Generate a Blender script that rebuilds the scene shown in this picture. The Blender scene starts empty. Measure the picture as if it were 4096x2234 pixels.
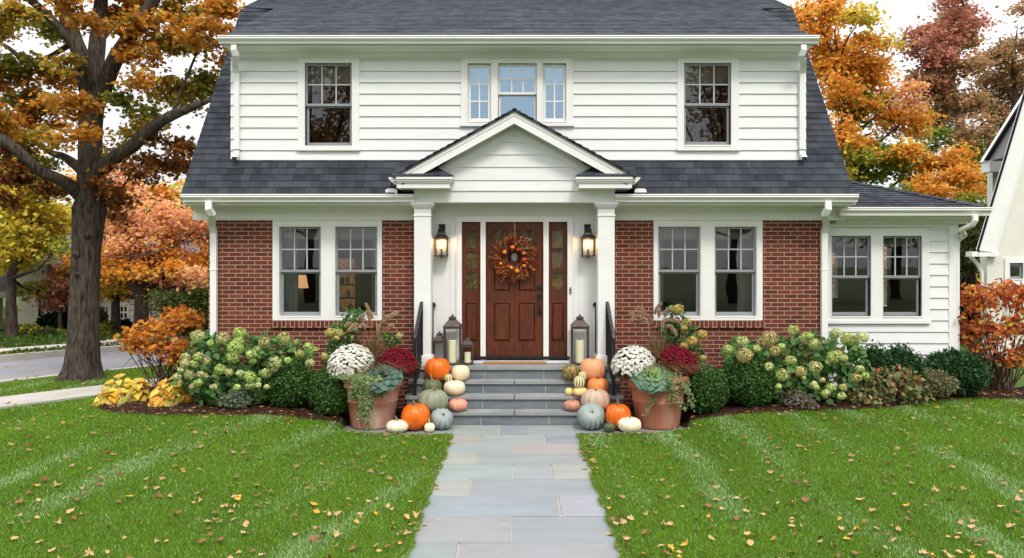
import bpy, math, random
import numpy as np
from mathutils import Vector
random.seed(7); rng = np.random.default_rng(7)
R = math.radians; PI = math.pi
F, CX, CY, H, D0 = 2000.0, 1294.0, 650.0, 2.39, 12.4     # focal length in survey units, eye height, eye to wall distance
SC = bpy.context.scene; COL = SC.collection
def X(px, D): return (px-CX)*D/F
def Z(py, D): return H-(py-CY)*D/F
def W(px, py, D): return (X(px, D), D-D0, Z(py, D))
LOC = {}
def tag(o, label=None, cat=None, group=None, kind=None):
    if label: o['label'] = label
    if cat: o['category'] = cat
    if group: o['group'] = group
    if kind: o['kind'] = kind
    return o
def thing(name, label, cat, loc=(0, 0, 0), group=None, kind=None):
    o = bpy.data.objects.new(name, None); COL.objects.link(o); o.empty_display_size = .1
    o.location = loc; LOC[o.name] = Vector(loc)
    return tag(o, label, cat, group, kind)
def finish(me, name, mat, parent, loc):
    o = bpy.data.objects.new(name, me); COL.objects.link(o)
    off = Vector(loc) if loc is not None else Vector((0, 0, 0))
    if parent is not None:
        off = LOC[parent.name]; o.parent = parent
    elif loc is not None: o.location = loc
    if off.length > 0:
        n = len(me.vertices); a = np.empty(n*3, np.float32); me.vertices.foreach_get('co', a)
        a = a.reshape(-1, 3)-np.array(off, np.float32); me.vertices.foreach_set('co', a.ravel())
    LOC[o.name] = off
    for m in (mat if isinstance(mat, (list, tuple)) else [mat]): me.materials.append(m)
    me.update()
    return o
class MB:
    def __init__(s): s.v = []; s.f = []; s.uv = []; s.c = []; s.mi = []; s.cur = 0; s.col = (1, 1, 1)
    def add(s, vs, fs, uvs=None):
        b = len(s.v); s.v += [tuple(p) for p in vs]; s.c += [s.col]*len(vs)
        for i, f in enumerate(fs):
            s.f.append([b+k for k in f]); s.mi.append(s.cur)
            s.uv.append(uvs[i] if uvs else [(0, 0)]*len(f))
    def box(s, x0, x1, y0, y1, z0, z1):
        if x0 > x1: x0, x1 = x1, x0
        if y0 > y1: y0, y1 = y1, y0
        if z0 > z1: z0, z1 = z1, z0
        s.add([(x0, y0, z0), (x1, y0, z0), (x1, y1, z0), (x0, y1, z0), (x0, y0, z1), (x1, y0, z1), (x1, y1, z1), (x0, y1, z1)],
              [(0, 3, 2, 1), (4, 5, 6, 7), (0, 1, 5, 4), (1, 2, 6, 5), (2, 3, 7, 6), (3, 0, 4, 7)])
        return s
    def prism(s, pts, y0, y1):
        "outline in x,z (counter-clockwise from the front) extruded in y"
        n = len(pts)
        s.add([(x, y0, z) for x, z in pts]+[(x, y1, z) for x, z in pts],
              [tuple(range(n)), tuple(range(2*n-1, n-1, -1))]+[((i+1) % n, i, n+i, n+(i+1) % n) for i in range(n)])
    def prismx(s, pts, x0, x1):
        "outline in y,z extruded in x"
        n = len(pts)
        s.add([(x0, y, z) for y, z in pts]+[(x1, y, z) for y, z in pts],
              [tuple(range(n-1, -1, -1)), tuple(range(n, 2*n))]+[(i, (i+1) % n, n+(i+1) % n, n+i) for i in range(n)])
    def tube(s, path, rad, n=8, ry=None, caps=True, fn=None, ref=None, rot=0):
        P = [Vector(p) for p in path]; m = len(P)
        if not hasattr(rad, '__len__'): rad = [rad]*m
        vs = []; prev = Vector(ref) if ref else None
        for i in range(m):
            t = (P[min(i+1, m-1)]-P[max(i-1, 0)]).normalized()
            if prev is None: prev = Vector((1, 0, 0)) if abs(t.x) < .8 else Vector((0, 1, 0))
            u = (prev-t*prev.dot(t)).normalized(); w = t.cross(u); prev = u
            for k in range(n):
                a = 2*PI*k/n+rot; r = rad[i]; q = 1 if ry is None else ry
                if fn: r *= fn(i, k, a)
                vs.append(P[i]+u*(math.cos(a)*r)+w*(math.sin(a)*r*q))
        fs = [(i*n+k, i*n+(k+1) % n, (i+1)*n+(k+1) % n, (i+1)*n+k) for i in range(m-1) for k in range(n)]
        if caps: fs += [tuple(range(n-1, -1, -1)), tuple(range((m-1)*n, m*n))]
        s.add(vs, fs)
    def sweep(s, path, w, d):
        "rectangular pipe, w wide in x, d deep, along a path"
        q = math.hypot(w, d)/2
        P = [Vector(p) for p in path]; m = len(P); vs = []
        for i in range(m):
            t = (P[min(i+1, m-1)]-P[max(i-1, 0)]).normalized()
            if i not in (0, m-1):
                t = ((P[i+1]-P[i]).normalized()+(P[i]-P[i-1]).normalized()).normalized()
            u = Vector((1, 0, 0)); u = (u-t*u.dot(t)).normalized(); ww = t.cross(u)
            for a, b in ((-1, -1), (1, -1), (1, 1), (-1, 1)): vs.append(P[i]+u*a*w/2+ww*b*d/2)
        fs = [(i*4+k, i*4+(k+1) % 4, (i+1)*4+(k+1) % 4, (i+1)*4+k) for i in range(m-1) for k in range(4)]
        s.add(vs, fs+[(3, 2, 1, 0), tuple(range((m-1)*4, m*4))])
    def lathe(s, c, prof, n=32, fn=None):
        vs = []
        for i, (r, z) in enumerate(prof):
            for k in range(n):
                a = 2*PI*k/n; q = fn(a, i) if fn else 1
                vs.append((c[0]+r*q*math.cos(a), c[1]+r*q*math.sin(a), c[2]+z))
        m = len(prof)
        fs = [(i*n+k, i*n+(k+1) % n, (i+1)*n+(k+1) % n, (i+1)*n+k) for i in range(m-1) for k in range(n)]
        if prof[0][0] > 1e-4: fs.append(tuple(range(n-1, -1, -1)))
        if prof[-1][0] > 1e-4: fs.append(tuple(range((m-1)*n, m*n)))
        s.add(vs, fs)
    def ball(s, c, r, n=14, sz=1):
        s.lathe(c, [(max(r*math.sin(PI*i/(n//2+2)), 1e-4), -r*sz*math.cos(PI*i/(n//2+2))) for i in range(n//2+3)], n)
    def build(s, name, mat, parent=None, loc=None, smooth=False, bevel=0, color=False):
        me = bpy.data.meshes.new(name); me.from_pydata(s.v, [], s.f)
        ul = me.uv_layers.new(name='UV'); flat = [c for f in s.uv for p in f for c in p]
        ul.data.foreach_set('uv', flat)
        me.polygons.foreach_set('material_index', s.mi)
        if smooth: me.polygons.foreach_set('use_smooth', [True]*len(s.f))
        if color:
            a = me.color_attributes.new('Col', 'FLOAT_COLOR', 'POINT')
            a.data.foreach_set('color', np.concatenate([np.array(s.c, np.float32), np.ones((len(s.c), 1), np.float32)], 1).ravel())
        o = finish(me, name, mat, parent, loc)
        if bevel:
            b = o.modifiers.new('b', 'BEVEL'); b.width = bevel; b.segments = 2; b.limit_method = 'ANGLE'; b.angle_limit = R(40)
        return o
# ---------- leaves: many small faces in one mesh ----------
def fan(pts, cz=0.0, c=(0, .5)):
    v = [(c[0], c[1], cz)]+[(x, y, z) for x, y, z in pts]; n = len(pts)
    return np.array(v, np.float32), [(0, i+1, (i+1) % n+1) for i in range(n)]
T = {}
T['quad'] = (np.array([(0, 0, 0), (.42, .5, .12), (0, 1, 0), (-.42, .5, .12)], np.float32), [(0, 1, 2), (0, 2, 3)])
T['blade'] = (np.array([(-.5, 0, 0), (.5, 0, 0), (.28, .6, .1), (-.28, .6, .1), (0, 1, .35)], np.float32), [(0, 1, 2, 3), (3, 2, 4)])
T['maple'] = fan([(0, -.02, 0), (.3, .05, .1), (.28, .22, .03), (.6, .38, .14), (.36, .5, .04), (.42, .78, .1), (.16, .66, 0), (0, 1.05, -.08), (-.16, .66, 0), (-.42, .78, .1), (-.36, .5, .04), (-.6, .38, .14), (-.28, .22, .03), (-.3, .05, .1)], 0, (0, .42))
T['oval'] = fan([(0, 0, 0), (.22, .12, .07), (.36, .36, .1), (.33, .62, .09), (.16, .85, .02), (0, 1, -.1), (-.16, .85, .02), (-.33, .62, .09), (-.36, .36, .1), (-.22, .12, .07)], 0)
T['star'] = fan([((.5 if k % 2 == 0 else .3)*math.cos(PI*k/6), (.5 if k % 2 == 0 else .3)*math.sin(PI*k/6), .1 if k % 2 == 0 else .06) for k in range(12)], .2, (0, 0))
T['disc'] = fan([(.5*math.cos(PI*k/4), .5*math.sin(PI*k/4), -.12) for k in range(8)], .1, (0, 0))
def unit(a): return a/np.maximum(np.linalg.norm(a, axis=1, keepdims=True), 1e-6)
def leaves(name, mat, pos, size, col, tmpl='quad', nrm=None, nw=0.0, tan=None, parent=None, loc=None, smooth=False):
    pos = np.asarray(pos, np.float32); N = len(pos); tv, tf = T[tmpl]
    n = rng.normal(size=(N, 3)); n = unit(n)
    if nrm is not None: n = unit(n*(1-nw)+np.broadcast_to(np.asarray(nrm, float), (N, 3))*nw)
    t = rng.normal(size=(N, 3)) if tan is None else np.asarray(tan, float)+rng.normal(size=(N, 3))*.25
    t = unit(t-n*np.sum(t*n, 1, keepdims=True)); b = np.cross(n, t)
    size = np.broadcast_to(np.asarray(size, float), (N,))
    v = pos[:, None, :]+size[:, None, None]*(tv[None, :, 0:1]*b[:, None, :]+tv[None, :, 1:2]*t[:, None, :]+tv[None, :, 2:3]*n[:, None, :])
    return rawmesh(name, mat, v.reshape(-1, 3), len(tv), tf, N, np.repeat(np.broadcast_to(col, (N, 3)), len(tv), axis=0), parent, loc, smooth)
def rawmesh(name, mat, v, k, tf, N, col, parent, loc, smooth=False):
    me = bpy.data.meshes.new(name); me.vertices.add(len(v)); me.vertices.foreach_set('co', np.asarray(v, np.float32).ravel())
    lens = np.array([len(f) for f in tf]); base = np.concatenate([np.array(f) for f in tf])
    li = (np.arange(N)[:, None]*k+base[None, :]).ravel().astype(np.int32)
    tot = np.tile(lens, N); st = np.concatenate([[0], np.cumsum(tot)[:-1]]).astype(np.int32)
    me.loops.add(len(li)); me.loops.foreach_set('vertex_index', li)
    me.polygons.add(len(tot)); me.polygons.foreach_set('loop_start', st); me.polygons.foreach_set('loop_total', tot.astype(np.int32))
    if smooth: me.polygons.foreach_set('use_smooth', np.ones(len(tot), bool))
    a = me.color_attributes.new('Col', 'FLOAT_COLOR', 'POINT')
    a.data.foreach_set('color', np.concatenate([col, np.ones((len(v), 1))], 1).astype(np.float32).ravel())
    me.update(calc_edges=True)
    return finish(me, name, mat, parent, loc)
def grid2(x, y, sc, seed):
    "smooth value noise 0..1"
    g = np.random.default_rng(seed).random((64, 64)); x = np.asarray(x)/sc; y = np.asarray(y)/sc
    i = np.floor(x).astype(int); j = np.floor(y).astype(int); u = x-i; v = y-j; u = u*u*(3-2*u); v = v*v*(3-2*v)
    q = lambda a, b: g[a % 64, b % 64]
    return (q(i, j)*(1-u)+q(i+1, j)*u)*(1-v)+(q(i, j+1)*(1-u)+q(i+1, j+1)*u)*v
def pick(pal, N, jit=.18):
    "pal: list of (weight, rgb); one natural leaf colour per leaf"
    w = np.array([p[0] for p in pal], float); c = np.array([p[1] for p in pal], float)
    k = rng.choice(len(w), N, p=w/w.sum())
    return np.clip(c[k]*(1+rng.normal(size=(N, 1))*jit)*(1+rng.normal(size=(N, 3))*.05), .002, .95)
# ---------- materials ----------
def nt(name):
    m = bpy.data.materials.new(name); m.use_nodes = True; t = m.node_tree; b = t.nodes['Principled BSDF']
    return m, t, b
def node(t, kind, **kw):
    n = t.nodes.new('ShaderNode'+kind)
    for k, v in kw.items():
        if k in n.inputs: n.inputs[k].default_value = v
        else: setattr(n, k, v)
    return n
def mixc(t, fac, a, b, mode='MIX'):
    n = t.nodes.new('ShaderNodeMix'); n.data_type = 'RGBA'; n.blend_type = mode
    for s, v in ((n.inputs[0], fac), (n.inputs[6], a), (n.inputs[7], b)):
        if hasattr(v, 'is_linked'): t.links.new(v, s)
        else: s.default_value = v if not isinstance(v, tuple) else (*v[:3], 1)
    return n.outputs[2]
def coords(t, stretch=(1, 1, 1), kind='Object'):
    tc = t.nodes.new('ShaderNodeTexCoord'); mp = t.nodes.new('ShaderNodeMapping'); mp.inputs['Scale'].default_value = stretch
    t.links.new(tc.outputs[kind], mp.inputs[0]); return mp.outputs[0]
def ramp(t, src, a, b, lo=0.0, hi=1.0):
    n = t.nodes.new('ShaderNodeMapRange'); n.inputs[1].default_value = a; n.inputs[2].default_value = b; n.inputs[3].default_value = lo; n.inputs[4].default_value = hi
    t.links.new(src, n.inputs[0]); return n.outputs[0]
def noise(t, vec, sc, det=4, rough=.55):
    n = node(t, 'TexNoise'); n.inputs['Scale'].default_value = sc; n.inputs['Detail'].default_value = det; n.inputs['Roughness'].default_value = rough
    t.links.new(vec, n.inputs['Vector']); return n.outputs[0]
def addbump(t, b, h, dist=.01, st=.5):
    n = t.nodes.new('ShaderNodeBump'); n.inputs['Distance'].default_value = dist; n.inputs['Strength'].default_value = st
    t.links.new(h, n.inputs['Height']); t.links.new(n.outputs[0], b.inputs['Normal']); return n
def M(name, col, rough=.6, var=.12, sc=6, bump=0, bsc=60, spec=.4, metal=0, st=(1, 1, 1), col2=None, emit=0, thr=(.35, .65)):
    m, t, b = nt(name); v = coords(t, st)
    c2 = col2 or tuple(min(1, c*(1+var)) for c in col); c1 = col if col2 else tuple(c*(1-var) for c in col)
    o = mixc(t, ramp(t, noise(t, v, sc), *thr), c1, c2)
    o = mixc(t, ramp(t, noise(t, v, sc*9, 3), .3, .7, 0, 1), o, mixc(t, 1.0, o, (1+var*.5,)*3 if False else (1-var*.6,)*3, 'MULTIPLY'))
    t.links.new(o, b.inputs['Base Color']); b.inputs['Roughness'].default_value = rough
    b.inputs['Specular IOR Level'].default_value = spec; b.inputs['Metallic'].default_value = metal
    if bump: addbump(t, b, noise(t, v, bsc, 5), bump)
    if emit:
        t.links.new(o, b.inputs['Emission Color']); b.inputs['Emission Strength'].default_value = emit
    return m
def leafmat(name, trans=.48, rough=.65, spec=.12):
    m, t, b = nt(name); a = t.nodes.new('ShaderNodeAttribute'); a.attribute_name = 'Col'
    v = coords(t); c = mixc(t, ramp(t, noise(t, v, 40, 2), .35, .65, 0, .5), a.outputs[0], mixc(t, 1.0, a.outputs[0], (.62, .62, .62), 'MULTIPLY'))
    t.links.new(c, b.inputs['Base Color']); b.inputs['Roughness'].default_value = rough; b.inputs['Specular IOR Level'].default_value = spec
    if trans:
        tr = t.nodes.new('ShaderNodeBsdfTranslucent'); t.links.new(c, tr.inputs[0]); mx = t.nodes.new('ShaderNodeMixShader'); mx.inputs[0].default_value = trans
        t.links.new(b.outputs[0], mx.inputs[1]); t.links.new(tr.outputs[0], mx.inputs[2]); t.links.new(mx.outputs[0], t.nodes['Material Output'].inputs[0])
    return m
def brickmat(name, c1, c2, mortar, w=.2014, hgt=.0653, ms=.0058, axis='xz', bump=.006, bias=0.0):
    m, t, b = nt(name); tc = t.nodes.new('ShaderNodeTexCoord'); sx = t.nodes.new('ShaderNodeSeparateXYZ'); cb = t.nodes.new('ShaderNodeCombineXYZ')
    t.links.new(tc.outputs['Object'], sx.inputs[0])
    if axis == 'xz':
        ad = node(t, 'Math', operation='ADD'); t.links.new(sx.outputs[0], ad.inputs[0]); t.links.new(sx.outputs[1], ad.inputs[1])
        t.links.new(ad.outputs[0], cb.inputs[0]); t.links.new(sx.outputs[2], cb.inputs[1])
    else:
        t.links.new(sx.outputs[0], cb.inputs[1]); t.links.new(sx.outputs[2], cb.inputs[0])
    def brick(ca, cb_, mo):
        br = t.nodes.new('ShaderNodeTexBrick'); t.links.new(cb.outputs[0], br.inputs['Vector'])
        br.inputs['Color1'].default_value = (*ca, 1); br.inputs['Color2'].default_value = (*cb_, 1); br.inputs['Mortar'].default_value = (*mo, 1)
        br.inputs['Scale'].default_value = 1; br.inputs['Mortar Size'].default_value = ms; br.inputs['Mortar Smooth'].default_value = .15
        br.inputs['Brick Width'].default_value = w; br.inputs['Row Height'].default_value = hgt; br.inputs['Bias'].default_value = bias
        return br
    br = brick(c1, c2, mortar); v = coords(t)
    o = mixc(t, ramp(t, noise(t, v, 90, 5), .3, .75, 0, .6), br.outputs[0], mixc(t, 1.0, br.outputs[0], (.55, .5, .5), 'MULTIPLY'))
    o = mixc(t, ramp(t, noise(t, v, 1.3, 3), .4, .7, 0, .35), o, mixc(t, 1.0, o, (.7, .68, .68), 'MULTIPLY'))
    t.links.new(o, b.inputs['Base Color']); b.inputs['Roughness'].default_value = .85; b.inputs['Specular IOR Level'].default_value = .25
    hh = node(t, 'Math', operation='MULTIPLY_ADD'); t.links.new(br.outputs['Fac'], hh.inputs[0]); hh.inputs[1].default_value = -1.0
    t.links.new(noise(t, v, 140, 4), hh.inputs[2]); addbump(t, b, hh.outputs[0], bump, .8)
    return m
def shinglemat(name, c1, c2, w=.26, hgt=.132, dark=(.012, .013, .017)):
    m, t, b = nt(name); uv = coords(t, kind='UV')
    outs = []
    for ww, off, sq in ((w, .37, 1.0), (w*.61, .21, 1.0)):
        br = t.nodes.new('ShaderNodeTexBrick'); t.links.new(uv, br.inputs['Vector'])
        br.offset = off; br.offset_frequency = 2; br.inputs['Color1'].default_value = (*c1, 1); br.inputs['Color2'].default_value = (*c2, 1); br.inputs['Mortar'].default_value = (*dark, 1)
        br.inputs['Scale'].default_value = 1; br.inputs['Mortar Size'].default_value = .0022; br.inputs['Brick Width'].default_value = ww; br.inputs['Row Height'].default_value = hgt
        outs.append(br)
    o = mixc(t, .5, outs[0].outputs[0], outs[1].outputs[0])
    v = coords(t)
    o = mixc(t, ramp(t, noise(t, v, 220, 3, .7), .35, .7, 0, .75), o, mixc(t, 1.0, o, (.45, .45, .47), 'MULTIPLY'))
    o = mixc(t, ramp(t, noise(t, v, 1.1, 4), .42, .7, 0, .5), o, mixc(t, 1.0, o, (1.35, 1.38, 1.4), 'MULTIPLY'))
    t.links.new(o, b.inputs['Base Color']); b.inputs['Roughness'].default_value = .92; b.inputs['Specular IOR Level'].default_value = .2
    sm = node(t, 'Math', operation='ADD'); t.links.new(outs[0].outputs['Fac'], sm.inputs[0]); t.links.new(outs[1].outputs['Fac'], sm.inputs[1])
    iv = node(t, 'Math', operation='MULTIPLY_ADD'); t.links.new(sm.outputs[0], iv.inputs[0]); iv.inputs[1].default_value = -1; t.links.new(noise(t, v, 200, 3), iv.inputs[2])
    addbump(t, b, iv.outputs[0], .005, .8)
    return m
def glassmat(name, tint=(.75, .8, .8), base=.07, boost=.8, gc=(1, 1, 1)):
    m, t, b = nt(name); t.nodes.remove(b)
    tr = t.nodes.new('ShaderNodeBsdfTransparent'); tr.inputs[0].default_value = (*tint, 1)
    gl = t.nodes.new('ShaderNodeBsdfGlossy'); gl.inputs['Roughness'].default_value = .015; gl.inputs[0].default_value = (*gc, 1)
    v = coords(t); bp = t.nodes.new('ShaderNodeBump'); bp.inputs['Distance'].default_value = .004; bp.inputs['Strength'].default_value = .12; t.links.new(noise(t, v, 3.5, 1), bp.inputs['Height']); t.links.new(bp.outputs[0], gl.inputs['Normal'])
    fr = t.nodes.new('ShaderNodeFresnel'); fr.inputs[0].default_value = 1.5; ad = node(t, 'Math', operation='MULTIPLY_ADD'); t.links.new(fr.outputs[0], ad.inputs[0]); ad.inputs[1].default_value = boost; ad.inputs[2].default_value = base
    mx = t.nodes.new('ShaderNodeMixShader'); t.links.new(ad.outputs[0], mx.inputs[0]); t.links.new(tr.outputs[0], mx.inputs[1]); t.links.new(gl.outputs[0], mx.inputs[2]); t.links.new(mx.outputs[0], t.nodes['Material Output'].inputs[0])
    return m
WHITE = M('white_paint', (.76, .76, .75), .45, .03, 3, .0012, 120)
TRIM = M('trim_paint', (.78, .775, .765), .4, .025, 2, .001, 90)
SIDE = M('siding_paint', (.74, .745, .755), .5, .03, 2, .0015, 60, st=(1, 1, 8))
SASH = M('grey_sash', (.27, .28, .305), .4, .04, 4)
BRICK = brickmat('brick', (.225, .055, .034), (.12, .032, .022), (.52, .40, .30), ms=.0052)
BRICKV = brickmat('rowlock_brick', (.22, .05, .026), (.13, .03, .018), (.5, .37, .28), w=.24, hgt=.067, axis='zx')
SHING = shinglemat('roof_shingle', (.068, .075, .092), (.021, .024, .032), w=.22)
SHINGU = shinglemat('upper_shingle', (.105, .12, .14), (.038, .045, .056))
GLASS = glassmat('window_glass', (.78, .8, .8), .025, .95)
GLASSR = glassmat('coated_glass', (.8, .92, 1), .20, .8, (.72, .88, 1))
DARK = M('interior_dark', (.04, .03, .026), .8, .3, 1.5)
CURT = M('curtain', (.5, .5, .47), .85, .06, 10)
BLIND = M('roller_blind', (.42, .42, .36), .8, .05, 6, st=(1, 1, 12))
SKYREFL = M('sky_reflection_blind', (.52, .66, .75), .8, .03, 4)  # blue sky reflection of the centre panes, put into the blind colour
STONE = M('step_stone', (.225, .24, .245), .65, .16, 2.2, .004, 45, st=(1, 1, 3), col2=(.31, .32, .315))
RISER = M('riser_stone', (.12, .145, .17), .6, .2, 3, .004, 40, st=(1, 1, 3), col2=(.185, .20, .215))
MORT = M('mortar', (.46, .4, .32), .9, .15, 30, .003, 90)
BLACK = M('black_metal', (.012, .012, .014), .38, .2, 20, spec=.35)
BRONZE = M('bronze_metal', (.075, .055, .048), .42, .3, 12, .001, 60, spec=.5, metal=.3)
LEAF = leafmat('foliage')
LEAFG = leafmat('glossy_leaf', .3, .45, .3)
PETAL = leafmat('petal', .25, .7, .15)
BARK = None
# ================= GROUND =================
U = np.array([.647, .762]); NN = np.array([-.762, .647])   # street direction and its normal
def S(t): t = np.clip(t, 0, 1); return t*t*(3-2*t)
def pstreet(x, y): return -.762*x+.647*(y+D0)
def hgt(x, y):
    x = np.asarray(x, float); y = np.asarray(y, float); p = pstreet(x, y)
    h = .02+.23*S((np.abs(x)-1.7)/1.8)*S((y+7)/4.5)*S((x+7.4)/1.5)*np.where(x < -3.5, 1-S((y-.5)/1.5), 1)+.02*(grid2(x+50, y+50, 1.7, 3)-.5)
    h = h+.06*np.exp(-((x+8.4)**2+(y-3.0)**2)/.55)*((p < 14.1) | (p > 15.3))
    return h
def unproj(px, py, dz=0.0):
    z = .1; x = y = 0
    for _ in range(25):
        D = F*(H-z)/(py-CY); x = X(px, D); y = D-D0; z = float(hgt(x, y))+dz
    return x, y, z
PAD = (-2.43, 2.45, -1.66, -.66)
def onpath(x, y): return ((np.abs(x) < .88) & (y < -1.0)) | ((x > PAD[0]) & (x < PAD[1]) & (y > PAD[2]) & (y < PAD[3]))
bedL = [unproj(*q)[:2] for q in ((235, 1022), (262, 1036), (310, 1043), (430, 1047), (600, 1047), (760, 1055), (860, 1066))]
bedR = [unproj(*q)[:2] for q in ((1730, 1062), (1780, 1053), (1900, 1043), (2100, 1033), (2230, 1029), (2290, 1018), (2350, 1009), (2450, 1005), (2576, 1007))]
bx = np.array([p[0] for p in bedL]+[-2.45, -1.7, 0, 1.7, 2.3]+[p[0] for p in bedR]+[14]); by = np.array([p[1] for p in bedL]+[-1.1, -1.0, -1, -1.0, -1.1]+[p[1] for p in bedR]+[-.6])
BX0 = bx[0]
def ybed(x): return np.interp(x, bx, by)
def inbed(x, y): return (x > BX0) & (x < 9.6) & (y > ybed(x)) & (y < np.where(x < -4.6, 2.2, .6)) & ~((np.abs(x) < 1.5))
def inwalk(x, y): p = pstreet(x, y); return ((p > 14.2) & (p < 15.25)) | ((p > 22.7) & (p < 23.45))
GRASSM = M('lawn_soil', (.06, .12, .02), .9, .3, 9, .02, 70, spec=.1, col2=(.07, .12, .03))
def gridmesh(name, xs, ys, zf, mat, keep=None, parent=None, smooth=True, kind='structure', loc=None):
    XX, YY = np.meshgrid(xs, ys); ZZ = zf(XX, YY); n, m = XX.shape
    v = np.stack([XX, YY, ZZ], -1).reshape(-1, 3); fs = []
    cx = (XX[:-1, :-1]+XX[1:, 1:])/2; cy = (YY[:-1, :-1]+YY[1:, 1:])/2
    K = np.ones(cx.shape, bool) if keep is None else keep(cx, cy)
    for j in range(n-1):
        for i in range(m-1):
            if K[j, i]: a = j*m+i; fs.append((a, a+1, a+m+1, a+m))
    b = MB(); b.add(v.tolist(), fs); o = b.build(name, mat, parent, smooth=smooth, loc=loc)
    if kind: tag(o, kind=kind)
    return o
b = MB(); b.add([(-400, -200, -.2), (400, -200, -.2), (400, 600, -.2), (-400, 600, -.2)], [(0, 1, 2, 3)])
tag(b.build('ground', M('far_ground', (.05, .085, .022), .95, .3, .4, col2=(.09, .085, .03))), kind='structure')
xs = np.unique(np.concatenate([np.arange(-9.5, 9.5, .14), np.arange(-26, -9.5, .35), np.arange(9.5, 30, .8), [-.9, -.88, .88, .9, -2.45, -2.43, 2.45, 2.47]]))
ys = np.unique(np.concatenate([np.arange(-8, 5, .14), np.arange(-20, -8, .8), np.arange(5, 34, .5), [-1.68, -1.66, -.66, -.64]]))
def lawnz(x, y): return np.where(onpath(x, y), -.06, np.where(inbed(x, y) & (y > ybed(x)+.1), hgt(x, y)-.09, np.where((pstreet(x, y) > 14.25) & (pstreet(x, y) < 15.2), -.08, hgt(x, y))))
_lawn = gridmesh('lawn', xs, ys, lawnz, GRASSM)
for _v in _lawn.data.vertices:
    _p = pstreet(_v.co.x, _v.co.y)
    if _p > 17.33: _v.co.x -= NN[0]*(_p-17.33); _v.co.y -= NN[1]*(_p-17.33)
# street, kerbs and side walks run along direction U at offset p
def strip(name, p0, p1, z, mat, a0=-22, a1=34, th=0, label=None):
    b = MB(); n = 60
    for i in range(n):
        A = a0+(a1-a0)*i/n; B = a0+(a1-a0)*(i+1)/n; q = [NN*p+U*a for p, a in ((p0, A), (p1, A), (p1, B), (p0, B))]
        vs = [(w[0], w[1]-D0, z) for w in q]
        if th: b.add(vs+[(x, y, z-th) for x, y, _ in vs], [(3, 2, 1, 0), (1, 2, 6, 5), (3, 0, 4, 7)])
        else: b.add(vs, [(3, 2, 1, 0)])
    return tag(b.build(name, mat), kind='structure')
ASPH = M('asphalt', (.20, .20, .215), .85, .1, 1.2, .004, 90, col2=(.26, .255, .27))
CONC = M('concrete', (.40, .375, .34), .85, .12, 1.5, .003, 70, col2=(.5, .47, .43))
strip('lawn', 21.97, 70, .03, GRASSM)
strip('street', 17.42, 21.82, -.10, ASPH)
strip('kerb', 17.26, 17.42, .045, CONC, th=.16); strip('kerb', 21.82, 21.98, .045, CONC, th=.16)
strip('pavement', 14.22, 15.23, .062, CONC, th=.08)
strip('pavement', 22.7, 23.45, .05, CONC, th=.08)
b = MB()
for q in ([(470, 858), (262, 869), (270, 854), (440, 846)],):
    b.add([(X(px, F*(H-.055)/(py-CY)), F*(H-.055)/(py-CY)-D0, .058) for px, py in q], [(0, 1, 2, 3)])
tag(b.build('driveway', CONC), kind='structure')
# mulch bed
def mulchz(x, y): return hgt(x, y)+.03*S((y-ybed(x))/.1)+.004+.03*(grid2(x*9+40, y*9+90, 1, 5)-.5)+np.where((x > PAD[0]-.02) & (x < PAD[1]+.02) & (y < -.62), -.12, 0)
MULCH = M('mulch', (.028, .014, .009), .95, .3, 30, .03, 90, spec=.1, col2=(.07, .035, .022))
gridmesh('mulch_bed', np.unique(np.concatenate([np.arange(BX0, 9.7, .06)])), np.arange(-2.1, 2.3, .06), mulchz, MULCH, keep=lambda x, y: inbed(x, y))
N = 26000; x = rng.uniform(BX0, 9.6, N); y = rng.uniform(-2, 2.2, N); k = inbed(x, y) & ~onpath(x, y); x = x[k]; y = y[k]
o = leaves('mulch_chips', LEAF, np.stack([x, y, mulchz(x, y)+.004], 1), rng.uniform(.015, .05, len(x)), pick([(5, (.035, .016, .01)), (4, (.07, .032, .02)), (1, (.2, .12, .07))], len(x)), 'quad', (0, 0, 1), .75)
tag(o, kind='stuff')
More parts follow.
